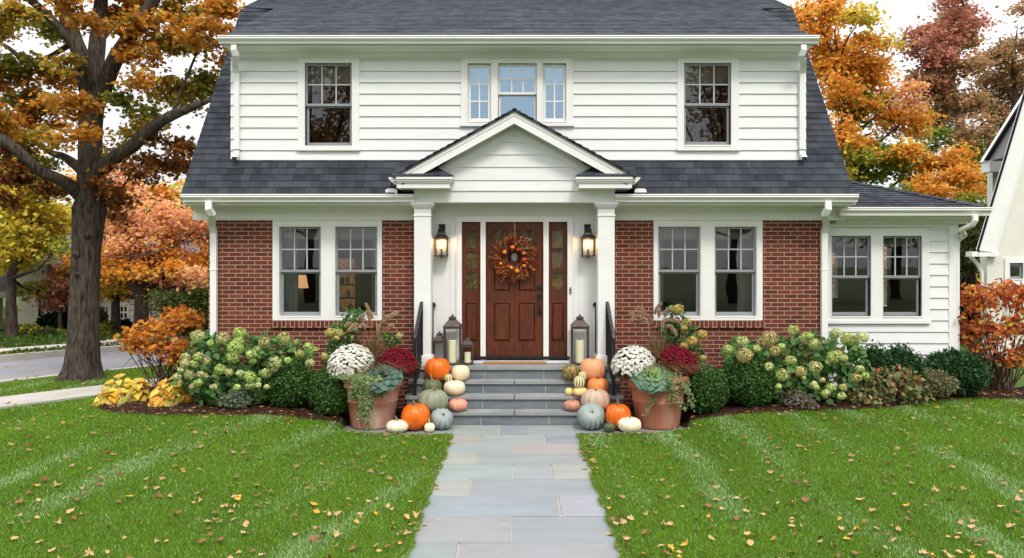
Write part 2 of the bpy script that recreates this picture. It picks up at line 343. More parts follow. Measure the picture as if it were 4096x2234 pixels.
# ================= PATH =================
rows = [1072.0, 1094.7, 1116.9, 1141.8, 1169.3, 1205.3, 1247.2, 1299.3, 1365.5, 1456, 1590, 1800, 2200]
jo = [(175, 570, 1042, 1358, 1828), (858, 1525), (1188,), (810,), (1185, 1600), (735,), (1675,), (1178,), (585,), (1100,), (1500,), (800,)]
scol = {0: [1, 1, 0, 1, 0, 1], 1: [3, 0, 1], 2: [0, 3], 3: [3, 2], 4: [0, 0, 3], 5: [3, 2], 6: [1, 0], 7: [2, 1], 8: [1, 2], 9: [0, 1], 10: [2, 0], 11: [1, 3]}
PC = [(.275, .305, .318), (.238, .266, .285), (.252, .262, .278), (.298, .300, .288)]
def slabmat():
    m, t, b = nt('bluestone'); a = t.nodes.new('ShaderNodeAttribute'); a.attribute_name = 'Col'; v = coords(t); v2 = coords(t, (1, 3, 1))
    c = mixc(t, ramp(t, noise(t, v2, 1.4, 6), .4, .72), a.outputs[0], mixc(t, 1.0, a.outputs[0], (.86, .84, .80), 'MULTIPLY'))
    c = mixc(t, ramp(t, noise(t, v2, 3.1, 8, .65), .58, .75, 0, .5), c, (.33, .31, .27))
    c = mixc(t, ramp(t, noise(t, v, 60, 4), .55, .8, 0, .3), c, (.25, .26, .26))
    c = mixc(t, ramp(t, noise(t, v, 11, 8, .75), .60, .72, 0, .55), c, (.20, .205, .19)); c = mixc(t, ramp(t, noise(t, v, 170, 3, .8), .62, .72, 0, .5), c, (.16, .15, .13)); c = mixc(t, ramp(t, noise(t, v2, 5.5, 8, .7), .60, .70, 0, .35), c, (.50, .50, .46))
    t.links.new(c, b.inputs['Base Color']); b.inputs['Roughness'].default_value = .62; b.inputs['Specular IOR Level'].default_value = .35
    s = node(t, 'Math', operation='ADD'); t.links.new(noise(t, v, 3.5, 5), s.inputs[0]); t.links.new(noise(t, v, 70, 3), s.inputs[1]); addbump(t, b, s.outputs[0], .006, .5)
    return m
SLAB = slabmat(); b = MB(); g = .008; W0 = 0.88
for i in range(len(rows)-1):
    Ya, Yb = F*H/(rows[i+1]-CY)-D0, F*H/(rows[i]-CY)-D0
    if i == 0: Ya, Yb = PAD[2], -1.02
    ym = (rows[i]+rows[i+1])/2; s = (ym-CY)/H
    xs_ = [((1600+z/2.631)*.6289-CX)/s for z in jo[i]]
    L, Rr = (PAD[0], PAD[1]) if i == 0 else (-W0, W0)
    e = [L]+xs_+[Rr]
    for k in range(len(e)-1):
        c = PC[scol[i][k]]; b.col = tuple(q*random.uniform(.94, 1.05) for q in c); dz = random.uniform(-.0025, .0025)
        b.box(e[k]+g*random.uniform(.8, 1.3), e[k+1]-g*random.uniform(.8, 1.3), Ya+.003, Yb-.003, -.05, dz)
for a, c in ((PAD[0], -1.63), (1.63, PAD[1])):
    b.col = (.40, .41, .40); b.box(a, c, -1.016, PAD[3], -.05, -.001)
o = tag(b.build('path', SLAB, bevel=.003, color=True), kind='structure')
b = MB(); b.box(-W0+.01, W0-.01, -16, -1.67, -.055, -.012); b.box(PAD[0]+.01, PAD[1]-.01, -1.665, PAD[3]-.01, -.055, -.012)
tag(b.build('path_mortar', MORT), kind='structure')
# ================= GRASS =================
def grass():
    n = 860000
    D = 5.75*((19.5/5.75)**rng.random(n)); x = rng.uniform(-1, 1, n)*(D*.72+.9)+.1; y = D-D0
    edge = .875-.045*grid2(y*6+60, np.sign(x)*3+9, 1, 41)-.02*grid2(y*22+90, np.sign(x)*3+9, 1, 42)
    k = ~(onpath(x, y) & ~((np.abs(x) > edge) & (y < -1.7))) & ~inbed(x, y) & ~inwalk(x, y) & (pstreet(x, y) < 17.2) & ~((x > -4.85) & (x < 9.8) & (y > ybed(x))) & ~((np.abs(x) < 1.7) & (y > -1.7))
    k &= rng.random(n) < np.clip((D/6.0), 0, 1.0)
    x, y, D = x[k], y[k], D[k]; n = len(x); z = hgt(x, y)*S((np.abs(x)-.8)/.15)
    dx = np.abs(x)-.88
    near = np.clip(1-dx/.12, 0, 1)*(y < -1.6)
    hgtb = rng.uniform(.02, .043, n)*(1+.35*near)*(1+.012*(D-6)); wid = rng.uniform(.0018, .0034, n)*(D/6.5)
    a1 = grid2(x*.9+y*.55+60, y*.25-x*.3+60, .33, 11); a2 = grid2(x+30, y+30, .9, 12); a3 = grid2(x*3+30, y*3+30, 1, 13)
    # mower-stripe sheen painted as paler blue-green blades among the deep green turf
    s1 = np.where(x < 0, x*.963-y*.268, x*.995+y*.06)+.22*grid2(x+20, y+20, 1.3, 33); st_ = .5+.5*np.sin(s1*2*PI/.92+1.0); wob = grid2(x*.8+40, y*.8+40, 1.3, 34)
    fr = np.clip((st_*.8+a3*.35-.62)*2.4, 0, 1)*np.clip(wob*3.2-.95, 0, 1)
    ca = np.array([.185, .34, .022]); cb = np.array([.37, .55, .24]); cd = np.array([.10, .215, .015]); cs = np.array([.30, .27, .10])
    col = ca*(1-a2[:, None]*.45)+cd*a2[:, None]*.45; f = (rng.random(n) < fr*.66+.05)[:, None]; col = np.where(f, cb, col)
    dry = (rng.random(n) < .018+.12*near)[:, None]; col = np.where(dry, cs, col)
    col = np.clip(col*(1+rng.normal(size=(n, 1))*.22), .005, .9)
    ang = rng.uniform(0, 2*PI, n); lean = rng.uniform(.15, .8, n)*hgtb
    lx, ly = np.cos(ang)*lean, np.sin(ang)*lean
    lx += -np.sign(x)*near*.03; wx, wy = np.cos(ang+PI/2+rng.normal(size=n)*.6)*wid, np.sin(ang+PI/2+rng.normal(size=n)*.6)*wid
    z0 = z-.006
    v = np.empty((n, 5, 3), np.float32)
    v[:, 0] = np.stack([x-wx, y-wy, z0], 1); v[:, 1] = np.stack([x+wx, y+wy, z0], 1)
    v[:, 2] = np.stack([x+wx*.8+lx*.4, y+wy*.8+ly*.4, z0+hgtb*.62], 1); v[:, 3] = np.stack([x-wx*.8+lx*.4, y-wy*.8+ly*.4, z0+hgtb*.62], 1)
    v[:, 4] = np.stack([x+lx, y+ly, z0+hgtb*.95], 1)
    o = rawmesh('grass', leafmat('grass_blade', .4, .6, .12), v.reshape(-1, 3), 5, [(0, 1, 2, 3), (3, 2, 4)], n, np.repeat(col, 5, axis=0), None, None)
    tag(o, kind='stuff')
    n = 60000; x = rng.uniform(-24, -7.5, n); y = rng.uniform(-1, 26, n); p = pstreet(x, y)
    k = (p > 21.98) & (p < 60) & ~((p > 22.65) & (p < 23.5)) & (x/(y+D0) > -.72); x, y = x[k], y[k]; n = len(x)
    o = leaves('grass', LEAF, np.stack([x, y, x*0+.03], 1), rng.uniform(.06, .12, n), pick([(3, (.06, .14, .02)), (1, (.12, .18, .05)), (.2, (.35, .22, .08))], n), 'blade', (0, 0, 1), 0, (0, 0, 1)); tag(o, kind='stuff')
grass()
# ================= HOUSE =================
house = thing('house', 'two storey brick and white clapboard house with dark shingled gambrel roof and central porch', 'house', (0, 3, 0))
def rects(x0, x1, z0, z1, ops):
    xe = sorted({x0, x1, *[min(max(v, x0), x1) for o in ops for v in o[:2]]}); out = []
    for a, c in zip(xe, xe[1:]):
        if c-a < 1e-4: continue
        zs = z0
        for o in sorted([o for o in ops if o[0] <= a+1e-5 and o[1] >= c-1e-5], key=lambda o: o[2]):
            if o[2] > zs: out.append((a, c, zs, min(o[2], z1)))
            zs = max(zs, o[3])
        if zs < z1-1e-4: out.append((a, c, zs, z1))
    return out
def clap(b, x0, x1, z0, z1, y, zref, pitch=.176, prot=.02, ends=True):
    k0 = math.floor((z0-zref)/pitch); z = zref+k0*pitch
    while z < z1-1e-4:
        a, c = max(z, z0), min(z+pitch, z1); pa = prot*(1-(a-z)/pitch)+.003; pc = prot*(1-(c-z)/pitch)+.003
        vs = [(x0, y-pa, a), (x1, y-pa, a), (x1, y-pc, c), (x0, y-pc, c), (x0, y, a), (x1, y, a), (x1, y, c), (x0, y, c)]
        fs = [(0, 1, 2, 3), (0, 4, 5, 1)]
        if ends: fs += [(0, 3, 7, 4), (1, 5, 6, 2)]
        b.add(vs, fs); z += pitch
wx = lambda px, D=D0: X(px, D)
wz = lambda py, D=D0: Z(py, D)
BL, BR = wx(524), wx(2083); BT = wz(555)
# ---- brick ground floor
gops = [(wx(685), wx(962), wz(808), BT+.3), (wx(1643), wx(1919), wz(808), BT+.3), (wx(1062), wx(1528), .5, BT+.3)]
b = MB()
for r in rects(BL, BR, -.2, BT, gops): b.box(r[0], r[1], 0, .2, r[2], r[3])
b.box(BL, BL+.2, .2, 8.2, -.2, 3.2); b.box(BR-.2, BR, .2, 8.2, -.2, 3.2); b.box(BL+.2, BR-.2, 8.0, 8.2, -.2, 3.2)
b.build('brick_wall', BRICK, house)
for a, c in ((684, 962), (1642, 1921)):
    b = MB(); b.box(wx(a), wx(c), -.045, .05, wz(825), wz(808.5)); b.build('brick_sill', BRICKV, house, bevel=.004)
# ---- upper siding
UL, UR = wx(581), wx(2027); UB, UT = wz(407), wz(149)
uops = [(wx(750), wx(905), wz(378), UT+.1), (wx(1160), wx(1442), wz(317), UT+.1), (wx(1703), wx(1858), wz(378), UT+.1)]
b = MB()
for r in rects(UL, UR, UB-.3, UT, uops): clap(b, *r, 0, UB)
b.build('siding', SIDE, house)
b = MB()
uin = [(wx(768), wx(886), wz(368), wz(160)), (wx(1177), wx(1235), wz(306), wz(161)), (wx(1253), wx(1350), wz(306), wz(161)), (wx(1366), wx(1424), wz(306), wz(161)), (wx(1720), wx(1838), wz(366), wz(160))]
for r in rects(UL+.02, UR-.02, UB-.4, wz(100), uin): b.box(r[0], r[1], .003, .15, r[2], r[3])
b.box(UL+.02, UL+.12, .15, 4.2, 3.6, 5.75); b.box(UR-.12, UR-.02, .15, 4.2, 3.6, 5.75)
b.build('upper_wall', SIDE, house)
# ---- eaves, frieze, gutters
def gutter(name, x0, x1, y, zt, h=.115, d=.125, parent=house):
    P = [(0, 0), (-d, 0), (-d-.004, -.012), (-d+.008, -.02), (-d+.004, -.045), (-d+.028, -.066), (-d+.05, -.085), (-d+.052, -h), (0, -h)]
    b = MB(); b.prismx([(y+p[0], zt+p[1]) for p in P], x0, x1)
    for e in (x0-.004, x1): b.prismx([(y+.002+p[0]*1.02, zt+.003+p[1]*1.03) for p in P], e, e+.004)
    return b.build(name, TRIM, parent)
DE = 12.0; EZ = wz(489, DE-.1)
gutter('gutter', wx(455, DE-.12), -1.512, DE-D0+.0, EZ)
gutter('gutter', 1.512, wx(2160, DE-.12), DE-D0+.0, EZ)
DU = 12.08; UZ = wz(89, DU-.12)
gutter('gutter', wx(547, DU-.12), wx(2062, DU-.12), DU-D0, UZ, h=.11)
def eaveboards(b, x0, x1, yo, zt, yw, drop, zb, ov=.0):
    "fascia, crown, soffit and frieze"
    b.box(x0, x1, yo+.003, yo+.03, zt-.02, zt-drop)
    P = [(yw, zt-drop+.012), (yo+.03, zt-drop+.012), (yo+.03, zt-drop-.0), (yo+.045, zt-drop-.012), (yw-.11, zt-drop-.02), (yw-.1, zt-drop-.045), (yw-.06, zt-drop-.06), (yw-.035, zt-drop-.09), (yw, zt-drop-.09)]
    b.prismx(P[::-1], x0+.03, x1-.03)
    b.box(x0, x1, yw-.028, yw, zb, zt-drop-.088)
for xa, xb in ((wx(460, DE), -1.512), (1.512, wx(2152, DE))):
    b = MB(); eaveboards(b, xa, xb, DE-D0, EZ, 0, .155, BT+.0); b.build('eave_trim', TRIM, house, bevel=.003)
b = MB(); eaveboards(b, wx(562, DU), wx(2046, DU), DU-D0, UZ, -.01, .15, UT); b.build('eave_trim', TRIM, house, bevel=.003)
# main side eave box ends
for sx, xa, xb in ((-1, wx(458, DE), BL+.01), (1, BR-.01, wx(2152, DE))): b = MB(); b.box(xa, xb, .001, 8.4, EZ-.17, EZ-.12); b.build('side_soffit', TRIM, house)
# ---- shingled roofs
def shingle(b, p0, u, s, n, S_, xl, xr, v0=0, expo=.132, lift=.011, th=.006):
    "p0 eave origin, u along, s up the slope, n outward normal, xl/xr functions of slope distance"
    p0, u, s, n = map(Vector, (p0, u, s, n)); k = 0; t = 0
    while t < S_-1e-4:
        t1 = min(t+expo, S_); a0, a1, c0, c1 = xl(t), xr(t), xl(t1+.01), xr(t1+.01)
        q = [p0+u*a0+s*t+n*lift, p0+u*a1+s*t+n*lift, p0+u*c1+s*(t1+.01)+n*.001, p0+u*c0+s*(t1+.01)+n*.001, p0+u*a0+s*t-n*th, p0+u*a1+s*t-n*th, p0+u*c1+s*t1-n*th, p0+u*c0+s*t1-n*th]
        vv = v0+t
        b.add(q, [(0, 1, 2, 3), (4, 5, 1, 0), (0, 3, 7, 4), (1, 5, 6, 2)], [[(a0, vv+.003), (a1, vv+.003), (c1, vv+expo-.003), (c0, vv+expo-.003)], [(a0, vv+.003), (a1, vv+.003), (a1, vv+.006), (a0, vv+.006)], [(0, vv+.01)]*4, [(0, vv+.01)]*4])
        t = t1; k += 1
RL, RR = wx(457, DE), wx(2147, DE)
DB = 14.6; ZBk = UZ+.48*(DB-DU)+.01
ls = Vector((0, DB-DE+.03, ZBk-EZ)); LS = ls.length; ls.normalize(); ln = Vector((0, -ls.z, ls.y))
p0 = (0, DE-D0-.03, EZ+.004)
tw = (0-(DE-D0))/ls.y*1.02   # slope distance where the upper wall stands
def fl(x): return lambda t: x
b = MB()
def vly(t): return max(1.3, min(1.80, (4.5875-EZ-t*ls.z)/.549))
shingle(b, p0, (1, 0, 0), ls, ln, tw+.0, fl(RL), lambda t: -vly(t)); bq = b; b = MB()
shingle(b, p0, (1, 0, 0), ls, ln, tw+.0, vly, fl(RR))
k = math.ceil(tw/.132)*.132
k = tw
for xa, xb in ((RL, UL+.05), (UR-.05, RR)):
    q = Vector(p0)+ls*k; b2 = bq if xa == RL else b; shingle(b2, q, (1, 0, 0), ls, ln, LS-k, fl(xa), fl(xb), v0=k); b2.build('lower_roof', SHING, house)
us = Vector((0, 1, .48)).normalized(); un = Vector((0, -us.z, us.y))
b = MB(); OL, OR = wx(552, DU), wx(2056, DU)
US = (16.5-DU)/us.y
tb = (DB-DU)/us.y
shingle(b, (0, DU-D0-.05, UZ+.0), (1, 0, 0), us, un, US, lambda t: (OL+.09 if t < .3 else OL+.09) if t < tb else RL, lambda t: OR-.09 if t < tb else RR, expo=.132)
b.build('upper_roof', SHINGU, house)
b = MB()   # flashing over the lower roof, back slopes and gable ends
b.box(UL, UR, -.05, .0, UB-.055, UB-.012); b.build('flashing', M('flashing', (.05, .052, .06), .5, .1, 5), house)
b = MB(); yr = 16.5-D0; zr = UZ+.48*(16.5-DU); ye = 8.6
for x0 in (RL+.05, RR-.09):
    b.prismx([(DE-D0+.05, EZ-.1), (ye-.05, EZ-.1), (ye-2.6, ZBk-.06), (yr, zr-.06), (DB-D0, ZBk-.06)], x0, x0+.04)
b.build('gable_wall', SIDE, house)
b = MB(); b.add([(RL, yr, zr), (RR, yr, zr), (RR, ye-2.6, ZBk), (RL, ye-2.6, ZBk), (RR, ye, EZ), (RL, ye, EZ)], [(0, 1, 2, 3), (3, 2, 4, 5)])
b.build('back_roof', SHINGU, house)
# ---- downspouts
def spout(pts, w=.085, d=.065, name='downspout', foot=None):
    b = MB(); b.sweep(pts, w, d); o = b.build(name, TRIM, house, bevel=.004); return o
def bandp(x, z): return (x, -.05, z)
for sx, px in ((1, 599), (-1, 2014)):
    x = wx(px); xt = wx(px-8*sx if sx > 0 else px+5, DU)
    spout([(xt, -.34, UZ-.1), (xt, -.36, UZ-.2), (xt+.02*sx, -.33, UZ-.27), (x, -.12, UZ-.40), (x, -.06, UZ-.48), (x, -.055, UZ-.6), (x, -.055, UB+.16), (x, -.06, UB+.1), (x, -.16, UB+.03)])
    b = MB(); b.box(x-.048, x+.048, -.095, -.0, UB+.17, UB+.178); b.box(x-.034, x+.034, -.175, -.166, UB+.0, UB+.05); b.cur = 0; b.build('outlet', BLACK, house)
for sx, px, pt in ((1, 541, 526), (-1, 2070, 2082)):
    x = wx(px); xt = wx(pt, DE-.06)
    spout([(xt, -.46, EZ-.1), (xt, -.47, EZ-.22), (xt+.03*sx, -.42, EZ-.30), (x, -.13, EZ-.46), (x, -.055, EZ-.56), (x, -.05, EZ-.7), (x, -.05, .42), (x, -.08, .34), (x, -.2, .27)], .098, .07)
    b = MB(); 
    for zz in (2.2, .95): b.box(x-.055, x+.055, -.09, .0, zz, zz+.03)
    b.build('strap', TRIM, house, bevel=.002)
# ---- windows
def window(x0, x1, z0, z1, y, grid=(3, 2), style='hung', sash=SASH, split=.5, parent=house, blind=None, curtain='', jamb=TRIM, glass=None):
    b = MB(); t = .022
    b.box(x0-t, x0, y-.035, y+.11, z0-t, z1+t); b.box(x1, x1+t, y-.035, y+.11, z0-t, z1+t); b.box(x0, x1, y-.035, y+.11, z1, z1+t); b.box(x0, x1, y-.045, y+.11, z0-t, z0)
    w = b.build('window', jamb, parent, bevel=.003)
    def leaf(a0, a1, c0, c1, yy, g, st=.034, bot=.045, mun=.02):
        b = MB(); b.box(a0, a0+st, yy, yy+.035, c0, c1); b.box(a1-st, a1, yy, yy+.035, c0, c1); b.box(a0+st, a1-st, yy+.001, yy+.034, c0, c0+bot); b.box(a0+st, a1-st, yy+.001, yy+.034, c1-st, c1)
        b.build('sash', sash, w, bevel=.003)
        gx0, gx1, gz0, gz1 = a0+st, a1-st, c0+bot, c1-st
        if g:
            b = MB()
            for i in range(1, g[0]): xx = gx0+(gx1-gx0)*i/g[0]; b.box(xx-mun/2, xx+mun/2, yy+.004, yy+.03, gz0, gz1)
            for i in range(1, g[1]):
                zz = gz0+(gz1-gz0)*i/g[1]
                for k in range(g[0]):
                    xa = gx0+(gx1-gx0)*k/g[0]+(mun/2 if k else 0); xb = gx0+(gx1-gx0)*(k+1)/g[0]-(mun/2 if k < g[0]-1 else 0); b.box(xa, xb, yy+.005, yy+.029, zz-mun/2, zz+mun/2)
            b.build('muntin', TRIM if sash is TRIM else MU, w)
        b = MB(); b.box(gx0, gx1, yy+.015, yy+.019, gz0, gz1); b.build('pane', glass or GLASS, w)
    if style == 'hung':
        zm = z0+(z1-z0)*split
        leaf(x0, x1, zm-.02, z1, y+.015, grid, bot=.04); leaf(x0+.006, x1-.006, z0, zm+.0, y+.054, None, st=.04 if sash is SASH else .034, bot=.06)
    else: leaf(x0, x1, z0, z1, y+.02, grid, st=.045, bot=.05)
    if blind:
        m, f = blind; b = MB(); zb = z1-(z1-z0)*f; b.box(x0+.01, x1-.01, y+.125, y+.129, zb, z1+.02)
        if f < .95: b.box(x0+.01, x1-.01, y+.12, y+.134, zb-.012, zb+.012)
        b.build('blind', m, w)
    for c in curtain:
        b = MB(); cw = (x1-x0)*(.42 if c in 'LR' else .28); xa = x0-.05 if c in 'Ll' else x1+.05-cw; n = 26; vs = []
        for i in range(n+1):
            xx = xa+cw*i/n; yy = y+.24+.022*math.sin(i*1.25)+.008*math.sin(i*2.9); vs += [(xx, yy, z0-.1), (xx, yy, z1+.05)]
        b.add(vs, [(2*i, 2*i+2, 2*i+3, 2*i+1) for i in range(n)]); b.build('curtain', CURT, w, smooth=True)
    return w
MU = M('muntin_paint', (.46, .47, .49), .4, .03, 4)
def casing(x0, x1, z0, z1, ops, y=0, prot=.03, sill=True, parent=house):
    b = MB()
    for r in rects(x0, x1, z0, z1, ops): b.box(r[0], r[1], y-prot, y+.02, r[2], r[3])
    if sill: b.box(x0-.012, x1+.012, y-prot-.025, y, z0-.0-.05, z0-.001)
    return b.build('window_trim', TRIM, parent)
g = .022
def opn(l): return [(a-g, c+g, d-g, e+g) for a, c, d, e in l]
casing(wx(750), wx(905), wz(372), UT, opn(uin[:1])); casing(wx(1703), wx(1858), wz(372), UT, opn(uin[4:]))
casing(wx(1160), wx(1442), wz(311), UT, opn(uin[1:4]))
window(*uin[0], 0, blind=(BLIND, .22), split=.5); window(*uin[4], 0, blind=(BLIND, .22), split=.5)
window(*uin[1], 0, (2, 3), 'casement', TRIM, blind=(SKYREFL, 1), glass=GLASSR); window(*uin[2], 0, (3, 2), 'hung', TRIM, split=.49, blind=(SKYREFL, 1), glass=GLASSR); window(*uin[3], 0, (2, 3), 'casement', TRIM, blind=(SKYREFL, 1), glass=GLASSR)
gw = [(wx(702), wx(807), wz(796), wz(571)), (wx(843), wx(949), wz(796), wz(571)), (wx(1656), wx(1762), wz(796), wz(571)), (wx(1798), wx(1903), wz(796), wz(571))]
casing(wx(686), wx(961), wz(806.5), BT, opn(gw[:2]), y=.02, sill=False); casing(wx(1644), wx(1918), wz(806.5), BT, opn(gw[2:]), y=.02, sill=False)
window(*gw[0], .03, blind=(BLIND, .13), curtain='L', split=.505); window(*gw[1], .03, blind=(BLIND, .13), curtain='r', split=.505)
window(*gw[2], .03, blind=(BLIND, .13), curtain='l', split=.505); window(*gw[3], .03, blind=(BLIND, .13), curtain='R', split=.505)
# ---- rooms seen through the glass
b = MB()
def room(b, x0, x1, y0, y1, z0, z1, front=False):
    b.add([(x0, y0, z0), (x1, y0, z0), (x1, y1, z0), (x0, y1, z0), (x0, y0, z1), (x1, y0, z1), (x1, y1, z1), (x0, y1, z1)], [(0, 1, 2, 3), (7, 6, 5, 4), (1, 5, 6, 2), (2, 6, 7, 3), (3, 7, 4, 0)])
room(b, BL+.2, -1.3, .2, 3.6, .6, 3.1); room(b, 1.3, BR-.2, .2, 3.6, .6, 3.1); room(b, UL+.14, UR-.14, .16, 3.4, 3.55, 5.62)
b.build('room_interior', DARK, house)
# ---- wing at the right
YW = .25; DW = D0+YW; w2 = lambda px: wx(px, DW); z2 = lambda py: wz(py, DW)
wl, wr = BR+.001, w2(2404); wt, wb = z2(545), .1
wops = [(w2(2090), w2(2189), z2(796), z2(594)), (w2(2219), w2(2317), z2(796), z2(594))]
b = MB()
for r in rects(wl, wr, wb, wt, wops): b.box(r[0], r[1], YW+.003, YW+.15, r[2], r[3])
for r in rects(YW+.15, 3.6, wb, wt+.1, [(2.2, 2.7, 1.5, 2.6)]): b.box(wr-.15, wr, r[0], r[1], r[2], r[3])
for r in rects(wl, wr, wb, wt+.1, [(wl+1.25, wl+1.55, 1.6, 2.5)]): b.box(r[0], r[1], 3.45, 3.6, r[2], r[3])
b.build('wing_wall', SIDE, house)
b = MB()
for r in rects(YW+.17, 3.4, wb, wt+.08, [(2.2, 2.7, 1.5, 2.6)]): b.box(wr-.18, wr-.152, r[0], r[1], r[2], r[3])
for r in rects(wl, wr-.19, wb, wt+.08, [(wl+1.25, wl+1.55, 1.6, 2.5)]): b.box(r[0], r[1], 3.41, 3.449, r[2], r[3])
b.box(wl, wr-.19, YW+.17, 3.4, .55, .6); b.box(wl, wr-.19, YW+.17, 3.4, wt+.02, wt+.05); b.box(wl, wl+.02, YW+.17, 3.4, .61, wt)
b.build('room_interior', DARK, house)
b = MB()
clap(b, wl, w2(2385), wb, z2(813), YW, z2(835), .1805); clap(b, w2(2337), w2(2385), z2(813), z2(573), YW, z2(835), .1805)
b.build('siding', SIDE, house)
b = MB(); b.box(w2(2385), wr+.01, YW-.028, YW, wb, wt-.15); b.box(wr, wr+.028, YW-.028, YW+.1, wb, wt)
b.box(wl, wr, YW-.03, YW, z2(573), wt+.02); b.build('corner_board', TRIM, house, bevel=.003)
casing(wl, w2(2336), z2(806), z2(574.5), opn(wops), YW, prot=.034, sill=True)
for k in range(2): window(*wops[k], YW, blind=(BLIND, .12), split=.49)
DG = 12.3; gx1 = wx(2484, DG); gx0 = wx(2110, DG)
GZ = wz(522, DG-.1); gutter('gutter', gx0, gx1, DG-D0, GZ, h=.125)
b = MB(); eaveboards(b, gx0+.02, gx1-.12, DG-D0, GZ, YW-.03, .15, z2(560)); b.box(wr, gx1-.1, YW, 3.7, GZ-.17, GZ-.12); b.build('eave_trim', TRIM, house, bevel=.003)
b = MB(); hs = Vector((0, 1, .36)).normalized(); hn = Vector((0, -hs.z, hs.y)); TS = 1.75/hs.y
shingle(b, (0, DG-D0-.03, GZ+.005), (1, 0, 0), hs, hn, TS, fl(BR-.3), lambda t: gx1-.07-t*hs.y, expo=.13)
hx = Vector((-1, 0, .36)).normalized(); shingle(b, (gx1-.06, DG-D0-.02, GZ+.003), (0, 1, 0), hx, Vector((.36, 0, 1)).normalized(), TS, lambda t: t*-hx.x, lambda t: 3.6-t*-hx.x, expo=.13)
b.build('wing_roof', SHING, house)
b = MB(); A = Vector((gx1-.05, DG-D0-.02, GZ+.015)); B = A+Vector((-1.75, 1.75, .63)); n = 13
for i in range(n):
    p, q = A.lerp(B, i/n), A.lerp(B, (i+1.1)/n); e = Vector((.085, .085, -.0)); up = Vector((0, 0, .016)); dn = Vector((0, 0, -.02))
    b.add([p-e*.9+dn+up*.8, p+up*1.9, p+e*.9+dn+up*.8, q-e*.9+dn, q+up*.8, q+e*.9+dn], [(0, 1, 4, 3), (1, 2, 5, 4), (0, 2, 1)], [[(i*.3, .02)]*4, [(i*.3+.1, .02)]*4, [(0, 0)]*3])
b.build('hip_cap', SHING, house)
x = wr+.03; xt = wx(2443, DG)
spout([(xt, -.2, GZ-.12), (xt, -.2, GZ-.2), (xt-.02, -.16, GZ-.27), (xt-.1, .0, GZ-.34), (x+.08, .2, GZ-.41), (x+.02, .3, GZ-.5), (x+.02, .32, GZ-.65), (x+.02, .32, .4)], .08, .06)
# ================= PORCH, DOOR =================
DC = 11.97; YC = DC-D0; FL = .763; RD = 11.72; YR = RD-D0
HW = 1.51
def woodmat():
    m, t, b = nt('mahogany'); v = coords(t, (14, 14, 1.1)); v2 = coords(t, (1.2, 1, .5))
    c = mixc(t, ramp(t, noise(t, v, 3.2, 6, .6), .3, .7), (.115, .030, .012), (.038, .011, .006))
    c = mixc(t, ramp(t, noise(t, v2, 2.6, 3), .35, .65), c, mixc(t, 1.0, c, (1.5, 1.35, 1.2), 'MULTIPLY'))
    t.links.new(c, b.inputs['Base Color']); b.inputs['Roughness'].default_value = .42; b.inputs['Specular IOR Level'].default_value = .3
    addbump(t, b, noise(t, v, 8, 4), .0008); return m
WOOD = woodmat()
def hallmat():
    m, t, b = nt('hall_reflection_glass'); v = coords(t)
    c = mixc(t, ramp(t, noise(t, v, 9, 6, .75), .38, .66), (.03, .02, .008), (.17, .115, .035))  # amber foliage reflection and dim hall painted into the opaque pane colour
    t.links.new(c, b.inputs['Base Color']); b.inputs['Roughness'].default_value = .08; b.inputs['Specular IOR Level'].default_value = .7; addbump(t, b, noise(t, v, 22, 3), .002); return m
HALL = hallmat()
z_ = lambda px: 1006.2+.26853*px
r_ = lambda py: 534.6+.26853*py
dx_ = lambda px: wx(z_(px)); dz_ = lambda py: wz(r_(py))
b = MB()
door0, door1, dtop, dbot = dx_(803), dx_(1343), dz_(90), dz_(1347)
sl = [(dx_(580), dx_(755)), (dx_(1393), dx_(1568))]
ops = [(door0, door1, FL-.1, dtop), (sl[0][0], sl[0][1], FL-.1, dtop), (sl[1][0], sl[1][1], FL-.1, dtop)]
for r in rects(wx(1062), wx(1528), FL-.1, 3.33, ops): b.box(r[0], r[1], -.012, .2, r[2], r[3])
b.build('porch_wall', WHITE, house)
b = MB()
fx0, fx1, fz = dx_(537), dx_(1612), dz_(42)
for r in rects(fx0, fx1, FL+.04, fz, [(a-.0, c+.0, d, e+.0) for a, c, d, e in ops]): b.box(r[0], r[1], -.035, -.0125, r[2], r[3])
b.box(fx0-.014, fx0, -.045, -.0125, FL+.04, fz+.014); b.box(fx1, fx1+.014, -.045, -.0125, FL+.04, fz+.014); b.box(fx0, fx1, -.045, -.0125, fz, fz+.014)
b.box(fx0+.02, fx1-.02, -.05, -.0125, FL+.001, FL+.04)
b.build('door_frame', TRIM, house, bevel=.002)
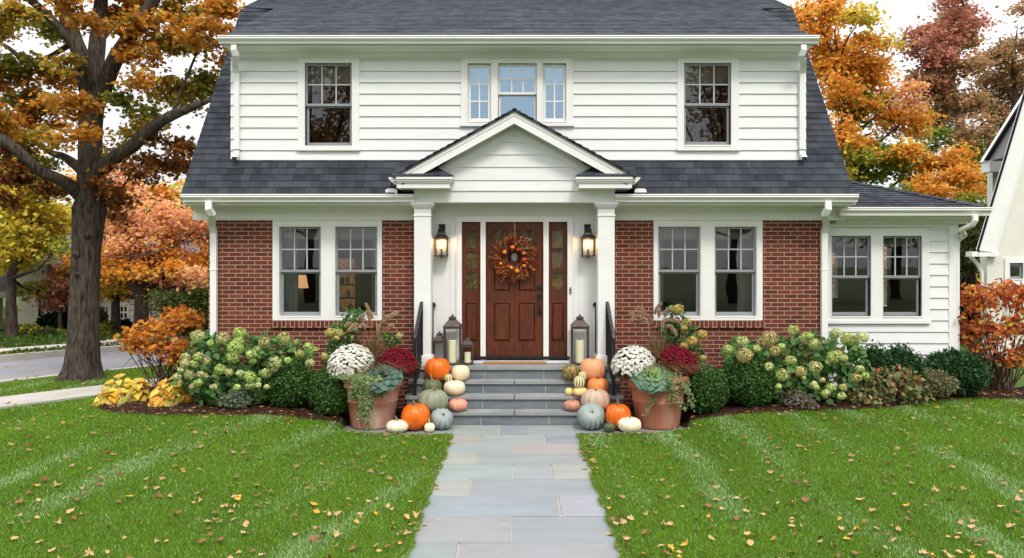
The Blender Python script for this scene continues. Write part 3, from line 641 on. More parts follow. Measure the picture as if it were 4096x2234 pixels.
# flat wall panels that carry the lamps
for a, c in ((308, 478), (1672, 1845)):
    b = MB(); x0, x1 = dx_(a), dx_(c); zt = dz_(110)
    b.box(x0, x0+.008, -.024, -.0125, FL, zt); b.box(x1-.008, x1, -.024, -.0125, FL, zt); b.box(x0, x1, -.026, -.0125, zt, zt+.008); b.build('wall_panel', TRIM, house)
b = MB(); b.box(sl[0][0]-.01, sl[1][1]+.03, -.07, .06, dz_(1372), dz_(1347)); b.build('threshold', BLACK, house, bevel=.003)
def panelled(name, x0, x1, z0, z1, panels, glass, parent, y=.03):
    b = MB(); ops = panels+glass
    for r in rects(x0, x1, z0, z1, ops): b.box(r[0], r[1], y, y+.04, r[2], r[3])
    d = b.build(name, WOOD, parent)
    for (a, c, e, f) in panels:
        b = MB(); b.box(a, c, y+.02, y+.03, e, f); m = .032
        b.add([(a+.01, y+.019, e+.01), (c-.01, y+.019, e+.01), (c-.01, y+.019, f-.01), (a+.01, y+.019, f-.01), (a+m, y+.002, e+m), (c-m, y+.002, e+m), (c-m, y+.002, f-m), (a+m, y+.002, f-m)], [(4, 5, 6, 7), (0, 1, 5, 4), (1, 2, 6, 5), (2, 3, 7, 6), (3, 0, 4, 7)])
        for q in ((a, a+.009, e, f), (c-.009, c, e, f)): b.box(q[0], q[1], y-.004, y+.02, q[2], q[3])
        b.box(a, c, y-.005, y+.02, f-.009, f); b.box(a, c, y-.005, y+.02, e, e+.009)
        b.build('panel', WOOD, d)
    for (a, c, e, f) in glass:
        b = MB(); b.box(a, c, y+.022, y+.03, e, f); b.build('pane', HALL, d)
        b = MB(); w = .009
        b.box(a, a+w, y-.004, y+.02, e, f); b.box(c-w, c, y-.004, y+.02, e, f); b.box(a, c, y-.005, y+.02, f-w, f); b.box(a, c, y-.005, y+.02, e, e+w); b.build('pane_bead', WOOD, d)
    return d
P4 = lambda a, c, t, bt: (dx_(a), dx_(c), dz_(bt), dz_(t))
door = panelled('door', door0+.004, door1-.004, dbot, dtop-.004, [P4(875, 1035, 345, 740), P4(1105, 1272, 345, 740), P4(875, 1035, 848, 1212), P4(1105, 1272, 848, 1212)],
                [P4(878, 998, 160, 318), P4(1020, 1128, 160, 318), P4(1152, 1268, 160, 318)], house)
for k, (a, c) in enumerate(((612, 727), (1422, 1537))):
    panelled('sidelight', sl[k][0]+.003, sl[k][1]-.003, dbot, dtop-.003, [P4(a-2, c+2, 848, 1212)], [P4(a, c, 162, 340), P4(a, c, 360, 535), P4(a, c, 555, 735)], house)
b = MB(); kx = dx_(1308)
b.prism([(kx+.042*math.cos(t), dz_(706)+.042*math.sin(t)) for t in [2*PI*i/20 for i in range(20)]], .008, .031); b.prism([(kx+.02*math.cos(t), dz_(706)+.02*math.sin(t)) for t in [2*PI*i/14 for i in range(14)]], -.01, .008)
b.build('deadbolt', BLACK, door, bevel=.003)
b = MB(); b.prism([(kx+.038*math.cos(t), dz_(795)+.055*math.sin(t)) for t in [2*PI*i/20 for i in range(20)]], .012, .031)
b.tube([(kx, .0, dz_(800)), (kx, -.045, dz_(815)), (kx, -.06, dz_(850)), (kx, -.055, dz_(900)), (kx, -.03, dz_(935)), (kx, .015, dz_(942))], [.013, .013, .011, .013, .012, .016], 10)
b.prism([(kx+.036*math.cos(t), dz_(942)+.03*math.sin(t)) for t in [2*PI*i/18 for i in range(18)]], .005, .031); b.build('handle', BLACK, door, smooth=False, bevel=.002)
b = MB(); b.prism([(dx_(1072)+.05*math.cos(t), dz_(420)+.066*math.sin(t)) for t in [2*PI*i/24 for i in range(24)]], .015, .031); b.build('knocker', M('pewter', (.3, .28, .26), .35, .1, 9, metal=.7), door, bevel=.004)
b = MB(); b.box(dx_(1587), dx_(1602), -.06, -.035, dz_(760), dz_(703)); b.build('doorbell', BRONZE, house, bevel=.004)
b = MB(); b.ball((dx_(1594.5), -.06, dz_(716)), .006); b.ball((dx_(1594.5), -.06, dz_(742)), .006); b.build('doorbell_button', TRIM, house)
# beam, ceiling, columns
zb0, zb1 = wz(510, DC), wz(479, DC)
b = MB(); b.box(-HW, HW, YC, YC+.24, zb0, zb1); b.box(-HW, -HW+.22, YC+.24, -.0, zb0, zb1+.2); b.box(HW-.22, HW, YC+.24, -.0, zb0, zb1+.2)
b.box(-HW+.22, HW-.22, YC+.241, -.013, zb0+.09, zb0+.12)
b.prism([(-HW-.02, zb1-.012), (HW+.02, zb1-.012), (HW+.02, zb1+.0), (-HW-.02, zb1+.0)], YC-.018, YC-.001)
b.build('porch_beam', WHITE, house, bevel=.003)
for s in (-1, 1):
    cx = s*(HW-.125); h = .125; cy = YC+h
    def sq(b, w, a, c): b.box(cx-w, cx+w, cy-w, cy+w, a, c)
    b = MB(); sq(b, h, FL+.16, zb0-.08); sq(b, h+.012, wz(544.5, DC), wz(541, DC)); c = b.build('column', WHITE, house, bevel=.004)
    b = MB(); sq(b, h+.018, zb0-.088, zb0-.068); sq(b, h+.036, zb0-.067, zb0-.042); sq(b, h+.052, zb0-.041, zb0-.001); b.build('capital', WHITE, c, bevel=.008)
    b = MB(); sq(b, h+.03, FL, FL+.14); sq(b, h+.018, FL+.1405, FL+.165); b.build('column_base', WHITE, c, bevel=.006)
# pediment
SL = .549; zA = Z(274.5, RD)
def rake(b, za, t, y0, y1, xe):
    "band parallel to the rake: top apex height za, vertical thickness t"
    for s in (-1, 1):
        p = [(0, za-t), (s*xe, za-t-SL*xe), (s*xe, za-SL*xe), (0, za)]
        b.prism(p if s > 0 else p[::-1], y0, y1)
XE = 1.80
b = MB()
rake(b, zA-.036, .062, YR-.005, YR+.05, XE-.01); rake(b, zA-.097, .014, YR+.012, YR+.05, XE-.02); rake(b, zA-.11, .105, YR, YR+.03, 1.66)
rake(b, zA-.05, .045, YR+.052, -.0, XE-.03)
tz = Z(340, DC)
rake(b, tz+.10, .11, YC-.02, YC+.0, 1.5)
b.build('pediment_trim', WHITE, house)
b = MB(); zz = zb1; n = 0; lines = [479.4, 454, 421, 389.7, 358.9, 335]; ta = tz-.01
zs = [wz(q, DC) for q in lines]
for a, c in zip(zs, zs[1:]):
    c = min(c, ta+.06); xa, xc = min((ta+.07-a)/SL, HW-.0), min(max((ta+.07-c)/SL, 0), HW)
    b.add([(-xa, YC-.018, a), (xa, YC-.018, a), (xc, YC-.003, c), (-xc, YC-.003, c), (-xa, YC+.01, a), (xa, YC+.01, a)], [(0, 1, 2, 3), (0, 4, 5, 1)])
b.prism([(-HW, zb1), (HW, zb1), (HW, zb1+.1), (0, ta+.25), (-HW, zb1+.1)], YC+.011, YC+.1)
b.build('siding', SIDE, house)
b = MB()
for s in (-1, 1):
    u = Vector((0, 1, 0)); sv = Vector((-s, 0, SL)).normalized(); nv = Vector((s*SL, 0, 1)).normalized(); L = XE/abs(sv.x)
    if s > 0: shingle(b, (XE, 0, zA-SL*XE-.005), u, sv, nv, L, fl(YR-.03), fl(.03 if 1 else 0), expo=.115, lift=.014, th=.03)
    else: shingle(b, (-XE, 0, zA-SL*XE-.005), (0, -1, 0), sv, nv, L, fl(-.03), fl(-YR+.03), expo=.115, lift=.014, th=.03)
b.box(-.03, .03, YR-.035, .02, zA-.03, zA+.004)
for s in (-1, 1):   # small hipped roofs on the returns
    zc, zt2 = Z(443, RD)+.005, Z(421, DC); xo, xi = s*1.80, s*.905; xk = s*1.17
    vs = [(xo, YR-.06, zc), (xi, YR-.06, zc), (xi, YC-.001, zc), (xk, YC-.001, zt2), (xo, YC-.001, zt2), (xo, YR-.06, zc-.022), (xi, YR-.06, zc-.022), (xi, YC-.001, zc-.022)]
    fs = [(0, 1, 3, 4), (1, 2, 3), (0, 5, 6, 1), (1, 6, 7, 2)]
    if s > 0: fs = [f[::-1] for f in fs]
    b.add(vs, fs, [[(vs[i][0], vs[i][1]) for i in f] for f in fs])
b.build('porch_roof', SHING, house)
for s in (-1, 1):
    b = MB(); zc = Z(443, RD); a, c = (X(998, RD), X(1131, RD)) if s < 0 else (-X(1131, RD), -X(998, RD)); zf = Z(461, RD); z0 = Z(474, RD)
    b.box(a, c, YR-.0, YC-.019, z0, zf)
    ci, co = s*.955, s*1.735
    for k, (ex, z1, z2) in enumerate(((.018, zf, zf+.022), (.036, zf+.022, zf+.052), (.056, zf+.052, zc-.018))):
        b.box(co+s*.0, ci-s*ex, YR-ex, YC-.019, z1, z2)
    b.box(s*(HW+.001), co, YC-.019, -.001, z0, zf); b.box(s*(HW+.001), s*1.78, YR+.06, -.001, zf+.001, zc-.02); b.build('cornice_return', TRIM, house, bevel=.003)
for s in (-1, 1):
    b = MB(); gx = s*1.735; P = [(0, 0), (.125, 0), (.13, -.012), (.115, -.03), (.09, -.06), (.06, -.085), (.055, -.1), (0, -.1)]
    pts = [(gx+s*p[0], Z(446, RD)+p[1]) for p in P]; b.prism(pts if s < 0 else pts[::-1], YR+.03, -.02); b.build('gutter', TRIM, house, bevel=.002)
for px in (985, 1611):
    b = MB(); x = wx(px, 12.0); zc_ = wz(484, 12.0)
    b.prism([(x+.09*math.copysign(abs(math.cos(t))**.6, math.cos(t)), zc_+.055*math.copysign(abs(math.sin(t))**.6, math.sin(t))) for t in [2*PI*i/24 for i in range(24)]], -.42, -.40); b.build('splash_guard', TRIM, house)
# ================= STEPS =================
steps = thing('stone_steps', 'four broad bluestone steps climbing from the path to the front door', 'steps', (0, -.8, 0))
TZ = [.1955, .388, .576, FL]; TY = [-1.05, -.85, -.63, -.46]; TB = [-.82, -.60, -.43, -.013]
rj = [(533, 1537), (555, 1502), (566, 1487), (582, 1462)]
for i in range(4):
    hw = 1.575+(.018 if i < 2 else 0); th = .054
    for a, c in ((-hw, -.006), (.006, hw)):
        b = MB(); b.box(a, c, TY[i]+random.uniform(-.002, .002), TB[i]+(.03 if i < 3 else 0), TZ[i]-th, TZ[i]+random.uniform(-.001, .001)); b.build('tread', STONE, steps, bevel=.005)
    z0 = 0 if i == 0 else TZ[i-1]; s = F/(D0+TY[i]+.03); e = [-hw+.02]+[(1119.4+.17007*q-CX)/s for q in rj[i]]+[hw-.02]
    for a, c in zip(e, e[1:]):
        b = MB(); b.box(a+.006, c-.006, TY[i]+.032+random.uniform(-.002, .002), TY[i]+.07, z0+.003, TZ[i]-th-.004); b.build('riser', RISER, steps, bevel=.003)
b = MB()
for i in range(4): z0 = -.05 if i == 0 else TZ[i-1]-.06; b.box(-1.55, 1.55, TY[i]+.038, -.02 if i == 3 else TY[i+1]+.037, z0, TZ[i]-.055)
b.box(-.006, .006, TY[3]+.004, -.02, FL-.05, FL-.002)
b.build('mortar', MORT, steps)
for s in (-1, 1):
    b = MB(); b.box(s*1.552, s*1.54, -.98, -.02, -.05, .13)
    for i in range(4): b.box(s*1.548, s*1.568, TY[i]+.08, -.0205, 0 if i == 0 else TZ[i-1]-.055, TZ[i]-.056)
    b.build('step_side', BRICK, steps)
# ================= RAILINGS =================
for s in (-1, 1):
    t = thing('stair_railing', 'black iron stair railing on the %s side of the steps, beside the %s' % (('left', 'bronze lantern cluster') if s < 0 else ('right', 'lone bronze lantern')), 'railing', (s*1.42, -.6, .4), 'iron railings of the front steps')
    xt, yt, zt = s*1.395, -.40, 1.755; xb, yb_, zb = s*1.45, -.80, 1.235
    b = MB(); b.sweep([(xt-s*.012, yt+.05, zt-.06), (xt-s*.008, yt+.045, zt-.012), (xt, yt, zt), (xb+(xt-xb)*.06, yb_+.02, zb+.04), (xb, yb_-.015, zb-.01), (xb, yb_-.02, zb-.07)], .05, .03); b.build('handrail', BLACK, t, bevel=.008)
    b = MB(); b.box(xb-.02, xb+.02, yb_-.02, yb_+.02, .388, zb-.02); b.box(xb-.04, xb+.04, yb_-.04, yb_+.04, .388, .396); b.build('newel_post', BLACK, t, bevel=.003)
    b = MB(); b.box(xt-.02, xt+.02, yt-.035, yt+.0, FL, zt-.02); b.box(xt-.035, xt+.035, yt-.05, yt+.01, FL, FL+.06); b.build('newel_post', BLACK, t, bevel=.003)
    bb = MB(); bb.sweep([(xt, yt-.02, FL+.09), (xb, yb_+.02, .388+.13)], .022, .022); bb.build('bottom_rail', BLACK, t)
    for k in range(1, 7):
        q = k/7; x, y = xt+(xb-xt)*q, yt+(yb_-yt)*q; z1 = zt+(zb-zt)*q-.015; z0 = FL+.09+(.388+.13-FL-.09)*q
        b = MB(); b.box(x-.008, x+.008, y-.008, y+.008, z0, z1); b.build('baluster', BLACK, t)
    x = s*1.262; b = MB(); b.box(x-.011, x+.011, -.09, -.065, FL, 1.69); b.box(x-.03, x+.03, -.1, -.03, 1.675, 1.70); b.box(x-s*.03-.012, x-s*.03+.012, -.1, -.03, 1.64, 1.68); b.build('wall_post', BLACK, t, bevel=.003)
# ================= WALL LANTERNS =================
FLAME = M('bulb_glow', (1, .62, .28), .5, .02, 3, emit=22)
GLOWG = glassmat('lantern_glass', (.985, .98, .97), .0, .6)
for s, px in ((-1, 1110.4), (1, 1479.4)):
    D = 12.27; x = wx(px, D); y = D-D0; Zz = lambda q: wz(r_(q), D)
    t = thing('wall_lantern', 'lit black wall lantern on the white panel %s the front door' % ('to the left of' if s < 0 else 'to the right of'), 'wall lamp', (x, y, Zz(330)), 'wall lanterns beside the front door')
    b = MB(); k = .707; n4 = lambda w: w/k
    zt, zbm = Zz(248), Zz(405)
    prof = [(.030, Zz(158)-Zz(185)), (.03, 0)]
    def frust(b, w0, z0, w1, z1):
        b.add([(x-w0, y-w0, z0), (x+w0, y-w0, z0), (x+w0, y+w0, z0), (x-w0, y+w0, z0), (x-w1, y-w1, z1), (x+w1, y-w1, z1), (x+w1, y+w1, z1), (x-w1, y+w1, z1)], [(0, 3, 2, 1), (4, 5, 6, 7), (0, 1, 5, 4), (1, 2, 6, 5), (2, 3, 7, 6), (3, 0, 4, 7)])
    frust(b, .112, Zz(244), .112, Zz(240)); frust(b, .110, Zz(240), .07, Zz(212)); frust(b, .07, Zz(212), .052, Zz(190)); frust(b, .05, Zz(190), .054, Zz(162)); frust(b, .054, Zz(162), .035, Zz(155))
    b.tube([(x, y, Zz(157)), (x, y, Zz(122)), (x, y+.04, Zz(114)), (x, y+.11, Zz(120))], .012, 8)
    b.box(x-.05, x+.05, y+.108, y+.117, Zz(230), Zz(110))
    b.build('lamp_cap', BLACK, t, bevel=.003)
    b = MB(); w = .09
    for i in (-1, 1):
        for j in (-1, 1): b.box(x+i*w-.007, x+i*w+.007, y+j*w-.007, y+j*w+.007, zbm, zt)
        b.box(x-w, x+w, y+i*w-.006, y+i*w+.006, zt-.012, zt-.001); b.box(x+i*w-.006, x+i*w+.006, y-w, y+w, zt-.013, zt-.002)
    b.box(x-w-.014, x+w+.014, y-w-.014, y+w+.014, zbm-.016, zbm); b.ball((x, y, zbm-.028), .014)
    b.build('lamp_frame', BLACK, t, bevel=.002)
    b = MB()
    for i in (-1, 1): b.box(x-w+.008, x+w-.008, y+i*w-.002, y+i*w+.002, zbm, zt-.013); b.box(x+i*w-.002, x+i*w+.002, y-w+.008, y+w-.008, zbm, zt-.013)
    b.build('glass', GLOWG, t)
    b = MB(); b.lathe((x, y, zbm), [(.03, 0), (.03, .01), (.014, .015), (.013, Zz(335)-zbm)], 12); b.build('candle_sleeve', BLACK, t, smooth=False)
    b = MB(); b.lathe((x, y, Zz(338)), [(.008, 0), (.021, .022), (.018, .045), (.006, .085), (.001, .1)], 12); b.build('bulb', FLAME, t, smooth=True)
    b = MB(); b.tube([(x, y, Zz(282)), (x, y, zt)], .004, 6); b.build('stem', BLACK, t)
    l = bpy.data.lights.new('lantern_light', 'POINT'); l.energy = 3.2; l.color = (1, .6, .28); l.shadow_soft_size = .025
    lo = bpy.data.objects.new('lantern_light', l); COL.objects.link(lo); lo.parent = t; lo.location = (0, -.035, Zz(312)-Zz(330)+.05)
# ================= FLOOR LANTERNS AND CANDLES =================
def lantern(pxc, D, w, pye, pyf, label, capz=None):
    x, y = wx(pxc, D), D-D0; h = w/2; ze = wz(pye, D-h); zf = wz(pyf, D)
    t = thing('floor_lantern', label, 'lantern', (x, y, FL), 'bronze floor lanterns on the landing')
    b = MB(); p = max(.016, w*.075)
    def bx(a, c, e, f, g1, g2): b.box(x+a, x+c, y+e, y+f, g1, g2)
    for i in (-1, 1):
        for j in (-1, 1): bx(i*(h-p), i*h, j*(h-p), j*h, FL+.03, ze-.03)
    bx(-h-.004, h+.004, -h-.004, h+.004, FL+.008, FL+.03)
    for i in (-1, 1):
        for j in (-1, 1): bx(i*h*.9, i*h*.7, j*h*.9, j*h*.7, FL, FL+.008)
    for i in (-1, 1): bx(-h, h, i*(h-p), i*h, ze-.03, ze); bx(i*(h-p), i*h, -h+p, h-p, ze-.0301, ze-.0001)
    b.build('frame', BRONZE, t, bevel=.002)
    b = MB(); hh = zf-ze; r0 = h*1.06; r1 = w*.22; prof = [(r0, 0), (r0, .012), (r1, hh*.56)]
    def fr(w0, z0, w1, z1): b.add([(x-w0, y-w0, z0), (x+w0, y-w0, z0), (x+w0, y+w0, z0), (x-w0, y+w0, z0), (x-w1, y-w1, z1), (x+w1, y-w1, z1), (x+w1, y+w1, z1), (x-w1, y+w1, z1)], [(0, 3, 2, 1), (4, 5, 6, 7), (0, 1, 5, 4), (1, 2, 6, 5), (2, 3, 7, 6), (3, 0, 4, 7)])
    fr(r0, ze, r0, ze+.012); fr(r0, ze+.012, r1, ze+hh*.56); fr(r1*.92, ze+hh*.56, r1*.92, ze+hh*.66)
    b.build('roof', BRONZE, t, bevel=.003)
    b = MB(); b.lathe((x, y, ze+hh*.66), [(r1*1.15, 0), (r1*1.12, hh*.04), (r1*.7, hh*.15), (r1*.25, hh*.22), (.012, hh*.26), (.012, hh*.34), (.002, hh*.345)], 20); b.build('chimney_cap', BRONZE, t, smooth=False)
    return x, y
WAX = M('ivory_wax', (.70, .69, .46), .5, .05, 3, spec=.3)
def candle(x, y, r, h, label):
    b = MB(); z = .0305; b.lathe((x, y, FL+z), [(r*.96, 0), (r, .006), (r, h-.006), (r*.95, h), (r*.7, h-.004), (.001, h-.008)], 28)
    o = tag(b.build('candle', WAX, loc=(x, y, FL+z), smooth=False), label, 'candle', 'pillar candles inside the lanterns')
    b = MB(); b.tube([(x, y, FL+z+h-.01), (x+.002, y, FL+z+h+.012)], .002, 5); b.build('wick', BLACK, o)
x, y = lantern(1138.3, 12.17, .262, 823.8, 791, 'tallest bronze lantern left of the door, standing between two smaller ones'); candle(x, y, .063, .345, 'tall ivory pillar candle inside the tall lantern left of the door')
lantern(1105.5, 12.24, .2, 859.6, 834, 'small bronze lantern behind the big orange pumpkin, no candle showing')
x, y = lantern(1176.4, 12.17, .172, 868.9, 847, 'smallest bronze lantern, nearest to the dark left sidelight'); candle(x, y, .05, .16, 'short ivory candle inside the smallest lantern')
x, y = lantern(1458.7, 12.17, .262, 823.8, 791, 'tall bronze lantern standing alone right of the front door'); candle(x, y, .063, .345, 'tall ivory pillar candle inside the lantern right of the door')
# ================= DOORMAT, WREATH =================
b = MB(); b.box(-.475, .49, -.235, -.075, FL+.001, FL+.026)
tag(b.build('doormat', M('coir', (.30, .15, .06), .95, .3, 90, .006, 220, spec=.1, col2=(.42, .23, .10)), loc=(0, -.155, FL), bevel=.006), 'brown coir doormat lying in front of the front door', 'doormat')
wr_x, wr_z = dx_(1075), dz_(430)
wt_ = thing('wreath', 'autumn wreath of dried grasses and small gourds hanging on the door', 'wreath', (wr_x, -.03, wr_z))
n = 460; pos = []; tan = []; col = []; sz = []
WP = [(4, (.42, .06, .025)), (3, (.60, .22, .07)), (3, (.75, .48, .27)), (2, (.72, .27, .06)), (1.4, (.14, .03, .02))]
b = MB()
for i in range(n):
    a = rng.uniform(0, 2*PI); r0 = rng.uniform(.115, .18); sw = -.85+rng.normal()*.2; L = rng.uniform(.13, .24)
    if i < 40: L *= 1.15
    p = np.array([wr_x+r0*math.cos(a), rng.uniform(-.09, -.02), wr_z+r0*math.sin(a)]); d = np.array([math.cos(a+sw), rng.uniform(-.25, .05), math.sin(a+sw)]); c = pick(WP, 1, .2)[0]
    m = int(22*L/.15)
    for k in range(m):
        q = (k+1)/m; pos.append(p+d*L*q+rng.normal(size=3)*.006); tan.append(d+rng.normal(size=3)*.45); col.append(np.clip(c*rng.uniform(.7, 1.45), 0, .9)); sz.append(rng.uniform(.014, .024))
    b.tube([tuple(p), tuple(p+d*L)], [.0025, .001], 4, caps=False)
b.tube([(wr_x+.135*math.cos(t), -.04, wr_z+.135*math.sin(t)) for t in [2*PI*i/24 for i in range(25)]], .022, 7, caps=False)
b.build('ring', M('twig', (.07, .03, .018), .9, .3, 20), wt_)
leaves('dried_spray', LEAF, pos, sz, np.array(col), 'quad', tan=np.array(tan), parent=wt_)
FR = {k: M('gourd_'+k, c, .4, .12, 14, spec=.4) for k, c in dict(orange=(.72, .22, .02), yellow=(.75, .38, .05), red=(.42, .03, .015), rust=(.45, .17, .07)).items()}
for px, py, r, k in ((1054, 330, 20, 'orange'), (981, 375, 21, 'orange'), (1107, 352, 18, 'red'), (1161, 385, 19, 'rust'), (1163, 445, 26, 'red'), (1163, 500, 16, 'orange'), (1097, 549, 23, 'orange'), (1043, 519, 15, 'yellow'), (1013, 507, 19, 'red'), (945, 480, 16, 'orange')):
    rr = r*.26853/161.3; b = MB(); b.lathe((dx_(px), -.125, dz_(py)), [(max(rr*math.sin(PI*i/12), .0005), -rr*.9*math.cos(PI*i/12)) for i in range(13)], 20, lambda a, i: 1-.06*abs(math.cos(3.5*a)))
    b.build('small_gourd', FR[k], wt_, smooth=True)
b = MB(); b.box(wr_x-.011, wr_x+.011, .018, .024, wr_z+.12, dtop-.002); b.build('ribbon', M('ribbon', (.42, .2, .09), .6), wt_)
# things in the lit rooms
x, y, z = wx(757, 13.35), .95, wz(725, 13.35)
t = thing('table_lamp', 'table lamp with a glowing cream shade seen through the left window', 'table lamp', (x, y, .95))
b = MB(); b.lathe((x, y, z), [(.125, 0), (.085, .215)], 24); b.build('lamp_shade', M('lit_shade', (.75, .38, .16), .9, .03, 3, emit=1.1), t, smooth=True)
b = MB(); b.lathe((x, y, .95), [(.09, 0), (.09, .02), (.02, .04), (.07, .15), (.09, .28), (.04, .42), (.015, .5), (.015, z-.95+.05)], 20); b.build('base', M('lamp_base', (.10, .08, .07), .3), t, smooth=True)
x, y = wx(866, 14.2), 1.8
t = thing('display_cabinet', 'dark cabinet with softly lit shelves seen inside the window beside the brick pier', 'cabinet', (x, y, .6))
b = MB(); b.box(x-.22, x-.19, y, y+.3, .7, 2.4); b.box(x+.19, x+.3, y, y+.3, .7, 2.4)
for zz in (.7, 1.18, 1.42, 1.66, 1.9, 2.14, 2.38): b.box(x-.19, x+.19, y, y+.3, zz, zz+.025)
b.build('frame', M('cabinet_wood', (.20, .08, .03), .5), t)
b = MB(); b.box(x-.19, x+.19, y+.28, y+.3, 1.2, 2.38); b.build('back_panel', M('lit_back', (.32, .15, .05), .8, .4, 14, emit=.5), t)
for k in range(9):
    b = MB(); q = random.uniform(-.16, .16); zz = random.choice((1.205, 1.445, 1.685, 1.925)); b.lathe((x+q, y+.12, zz), [(.02, 0), (.035, .05), (.03, .1), (.015, .13)], 10); b.build('ornament', M('ornament', (.6, .4, .2), .4) if k == 0 else bpy.data.materials['ornament'], t, smooth=True)
# ================= PUMPKINS =================
def skin(name, c1, c2=None, rough=.42, style='plain', c3=None, ribs=10):
    m, t, b = nt(name); v = coords(t); c2 = c2 or tuple(q*.8 for q in c1)
    a = t.nodes.new('ShaderNodeAttribute'); a.attribute_name = 'Col'; sp = t.nodes.new('ShaderNodeSeparateColor'); t.links.new(a.outputs[0], sp.inputs[0])
    c = mixc(t, ramp(t, noise(t, v, 9, 4), .35, .65), c1, c2)
    c = mixc(t, ramp(t, noise(t, v, 70, 3), .5, .75, 0, .35), c, mixc(t, 1.0, c, (.72, .7, .66), 'MULTIPLY'))
    if style == 'stripe':
        s = node(t, 'Math', operation='MULTIPLY_ADD'); t.links.new(noise(t, v, 45, 4), s.inputs[0]); s.inputs[1].default_value = .9; t.links.new(sp.outputs[0], s.inputs[2])
        c = mixc(t, ramp(t, s.outputs[0], .85, 1.02), c3, c)
    if style == 'mottle': c = mixc(t, ramp(t, noise(t, v, 26, 6, .7), .44, .56), c, c3)
    if style == 'blush': c = mixc(t, ramp(t, noise(t, v, 4, 3), .4, .7, 0, .8), c, c3)
    t.links.new(c, b.inputs['Base Color']); b.inputs['Roughness'].default_value = rough; b.inputs['Specular IOR Level'].default_value = .4
    addbump(t, b, noise(t, v, 38, 4), .004, .5); return m
K = dict(orange=skin('orange_rind', (.78, .155, .008), (.66, .11, .006), .34), pale=skin('pale_orange_rind', (.75, .34, .16), (.68, .30, .15), .5), sorange=skin('soft_orange_rind', (.78, .26, .07), (.7, .22, .06), .42),
         white=skin('cream_rind', (.76, .66, .47), (.70, .58, .38), .45), ivory=skin('ivory_rind', (.80, .74, .55), (.74, .67, .46), .45), dgreen=skin('dark_green_rind', (.085, .105, .05), (.13, .14, .06), .45), tiny=skin('tiny_green_rind', (.075, .09, .045), None, .4),
         ggreen=skin('grey_green_rind', (.20, .235, .165), (.27, .28, .18), .5), blue=skin('blue_grey_rind', (.22, .265, .25), (.28, .32, .30), .55), pink=skin('pink_rind', (.66, .30, .19), (.6, .26, .17), .5), rose=skin('dusky_rose_rind', (.44, .19, .13), (.5, .24, .17), .5),
         beige=skin('beige_rind', (.50, .38, .28), (.42, .33, .25), .55, 'blush', (.60, .30, .21)), stripe=skin('striped_rind', (.72, .60, .30), (.75, .66, .4), .4, 'stripe', (.07, .10, .03)),
         mottle=skin('mottled_rind', (.30, .20, .05), (.42, .24, .06), .45, 'mottle', (.05, .075, .03)), butter=skin('butter_rind', (.80, .62, .25), (.75, .55, .2), .4))
STEMT = M('stem_tan', (.42, .27, .12), .8, .3, 30, .002, 80, col2=(.28, .2, .1)); STEMG = M('stem_grey', (.14, .125, .10), .8, .3, 40, .002, 80, col2=(.24, .2, .14))
def pumpkin(l, r, top, bot, zf, Dc, k, label, stem=(0, .06, .016), sm=None, ribs=10, depth=.10, tilt=None, name='pumpkin', squash=2.3, back=0.0, crook=.3, wart=0):
    s = F/Dc; w = (r-l)/s/2; cx = X((l+r)/2, Dc); cy = Dc-D0; hz = H-(top-CY)*(Dc)/F-zf; hz = max(hz, .03)
    n = 96; m = 26; vs = []; cs = []
    Mx = None
    if tilt: ax, ang = tilt; from mathutils import Matrix; Mx = Matrix.Rotation(ang, 3, Vector(ax))
    ph = random.uniform(0, 6); hh = hz/2 if not tilt else hz/2*.84
    for i in range(m+1):
        f = -PI/2+PI*i/m; cz = math.sin(f); cr = math.cos(f)
        rr = abs(cr)**(2/squash); zz = math.copysign(abs(cz)**(2/2.25), cz)
        for j in range(n):
            a = 2*PI*j/n; aa = a+.12*math.sin(2*a+ph); rb = abs(math.cos(ribs*aa/2)); rb2 = rb**.55
            q = 1-depth*(1-rb2)*(1+.35*math.sin(a*2.0+ph*2))+.016*math.sin(3*a+ph)+.012*math.sin(5*a+f*3+ph)+.02*math.sin(a+ph)*zz
            rad = max(rr*q, .003)*w; zc = hh*zz
            dip = math.exp(-(rr/.36)**2); zc -= math.copysign(dip*hh*.2, zz) if i > m/2 else -dip*hh*.05
            x, y = rad*math.cos(a), rad*math.sin(a)
            p = Vector((x, y, zc)); 
            if Mx: p = Mx @ p
            vs.append(p); cs.append((rb, 0, 0))
    zmin = min(p.z for p in vs); off = Vector((cx, cy, zf-zmin))
    b = MB(); vs2 = [p+off for p in vs]
    b.add(vs2, [(i*n+j, i*n+(j+1) % n, (i+1)*n+(j+1) % n, (i+1)*n+j) for i in range(m) for j in range(n)]); b.c = cs
    o = b.build(name, K[k], loc=(cx, cy, zf), smooth=True, color=True)
    tag(o, label, name.replace('_', ' '), 'pumpkins and gourds piled on the front steps')
    sx, sl, sr = stem; bz = Vector((0, 0, hh*.80-.004)); P = []
    for q in range(9):
        u = q/8; P.append(bz+Vector((sx*(u**1.5), -.01*u, sl*u*(1-.12*u))))
    if Mx: P = [Mx @ p for p in P]
    b = MB(); rad = [sr*(1.9 if q == 0 else 1.25 if q == 1 else 1-.12*q/8*2) for q in range(9)]
    rad[8] = sr*1.1
    b.tube([p+off for p in P], rad, 15, fn=lambda i, kk, a: 1+.16*math.cos(5*a+i*.25))
    b.build('stem', sm or STEMT, o, smooth=True)
    return o
pumpkin(1067.8, 1132.2, 897.5, 955.8, TZ[2], 11.77, 'orange', 'big bright orange pumpkin at the top left of the steps before the small lantern', (-.02, .085, .017), STEMG, 12, .07)
pumpkin(1135.8, 1182.4, 917, 955.8, TZ[2], 11.80, 'white', 'round cream pumpkin right of the top left orange pumpkin', (0, .018, .006), None, 9, .03, squash=2.5)
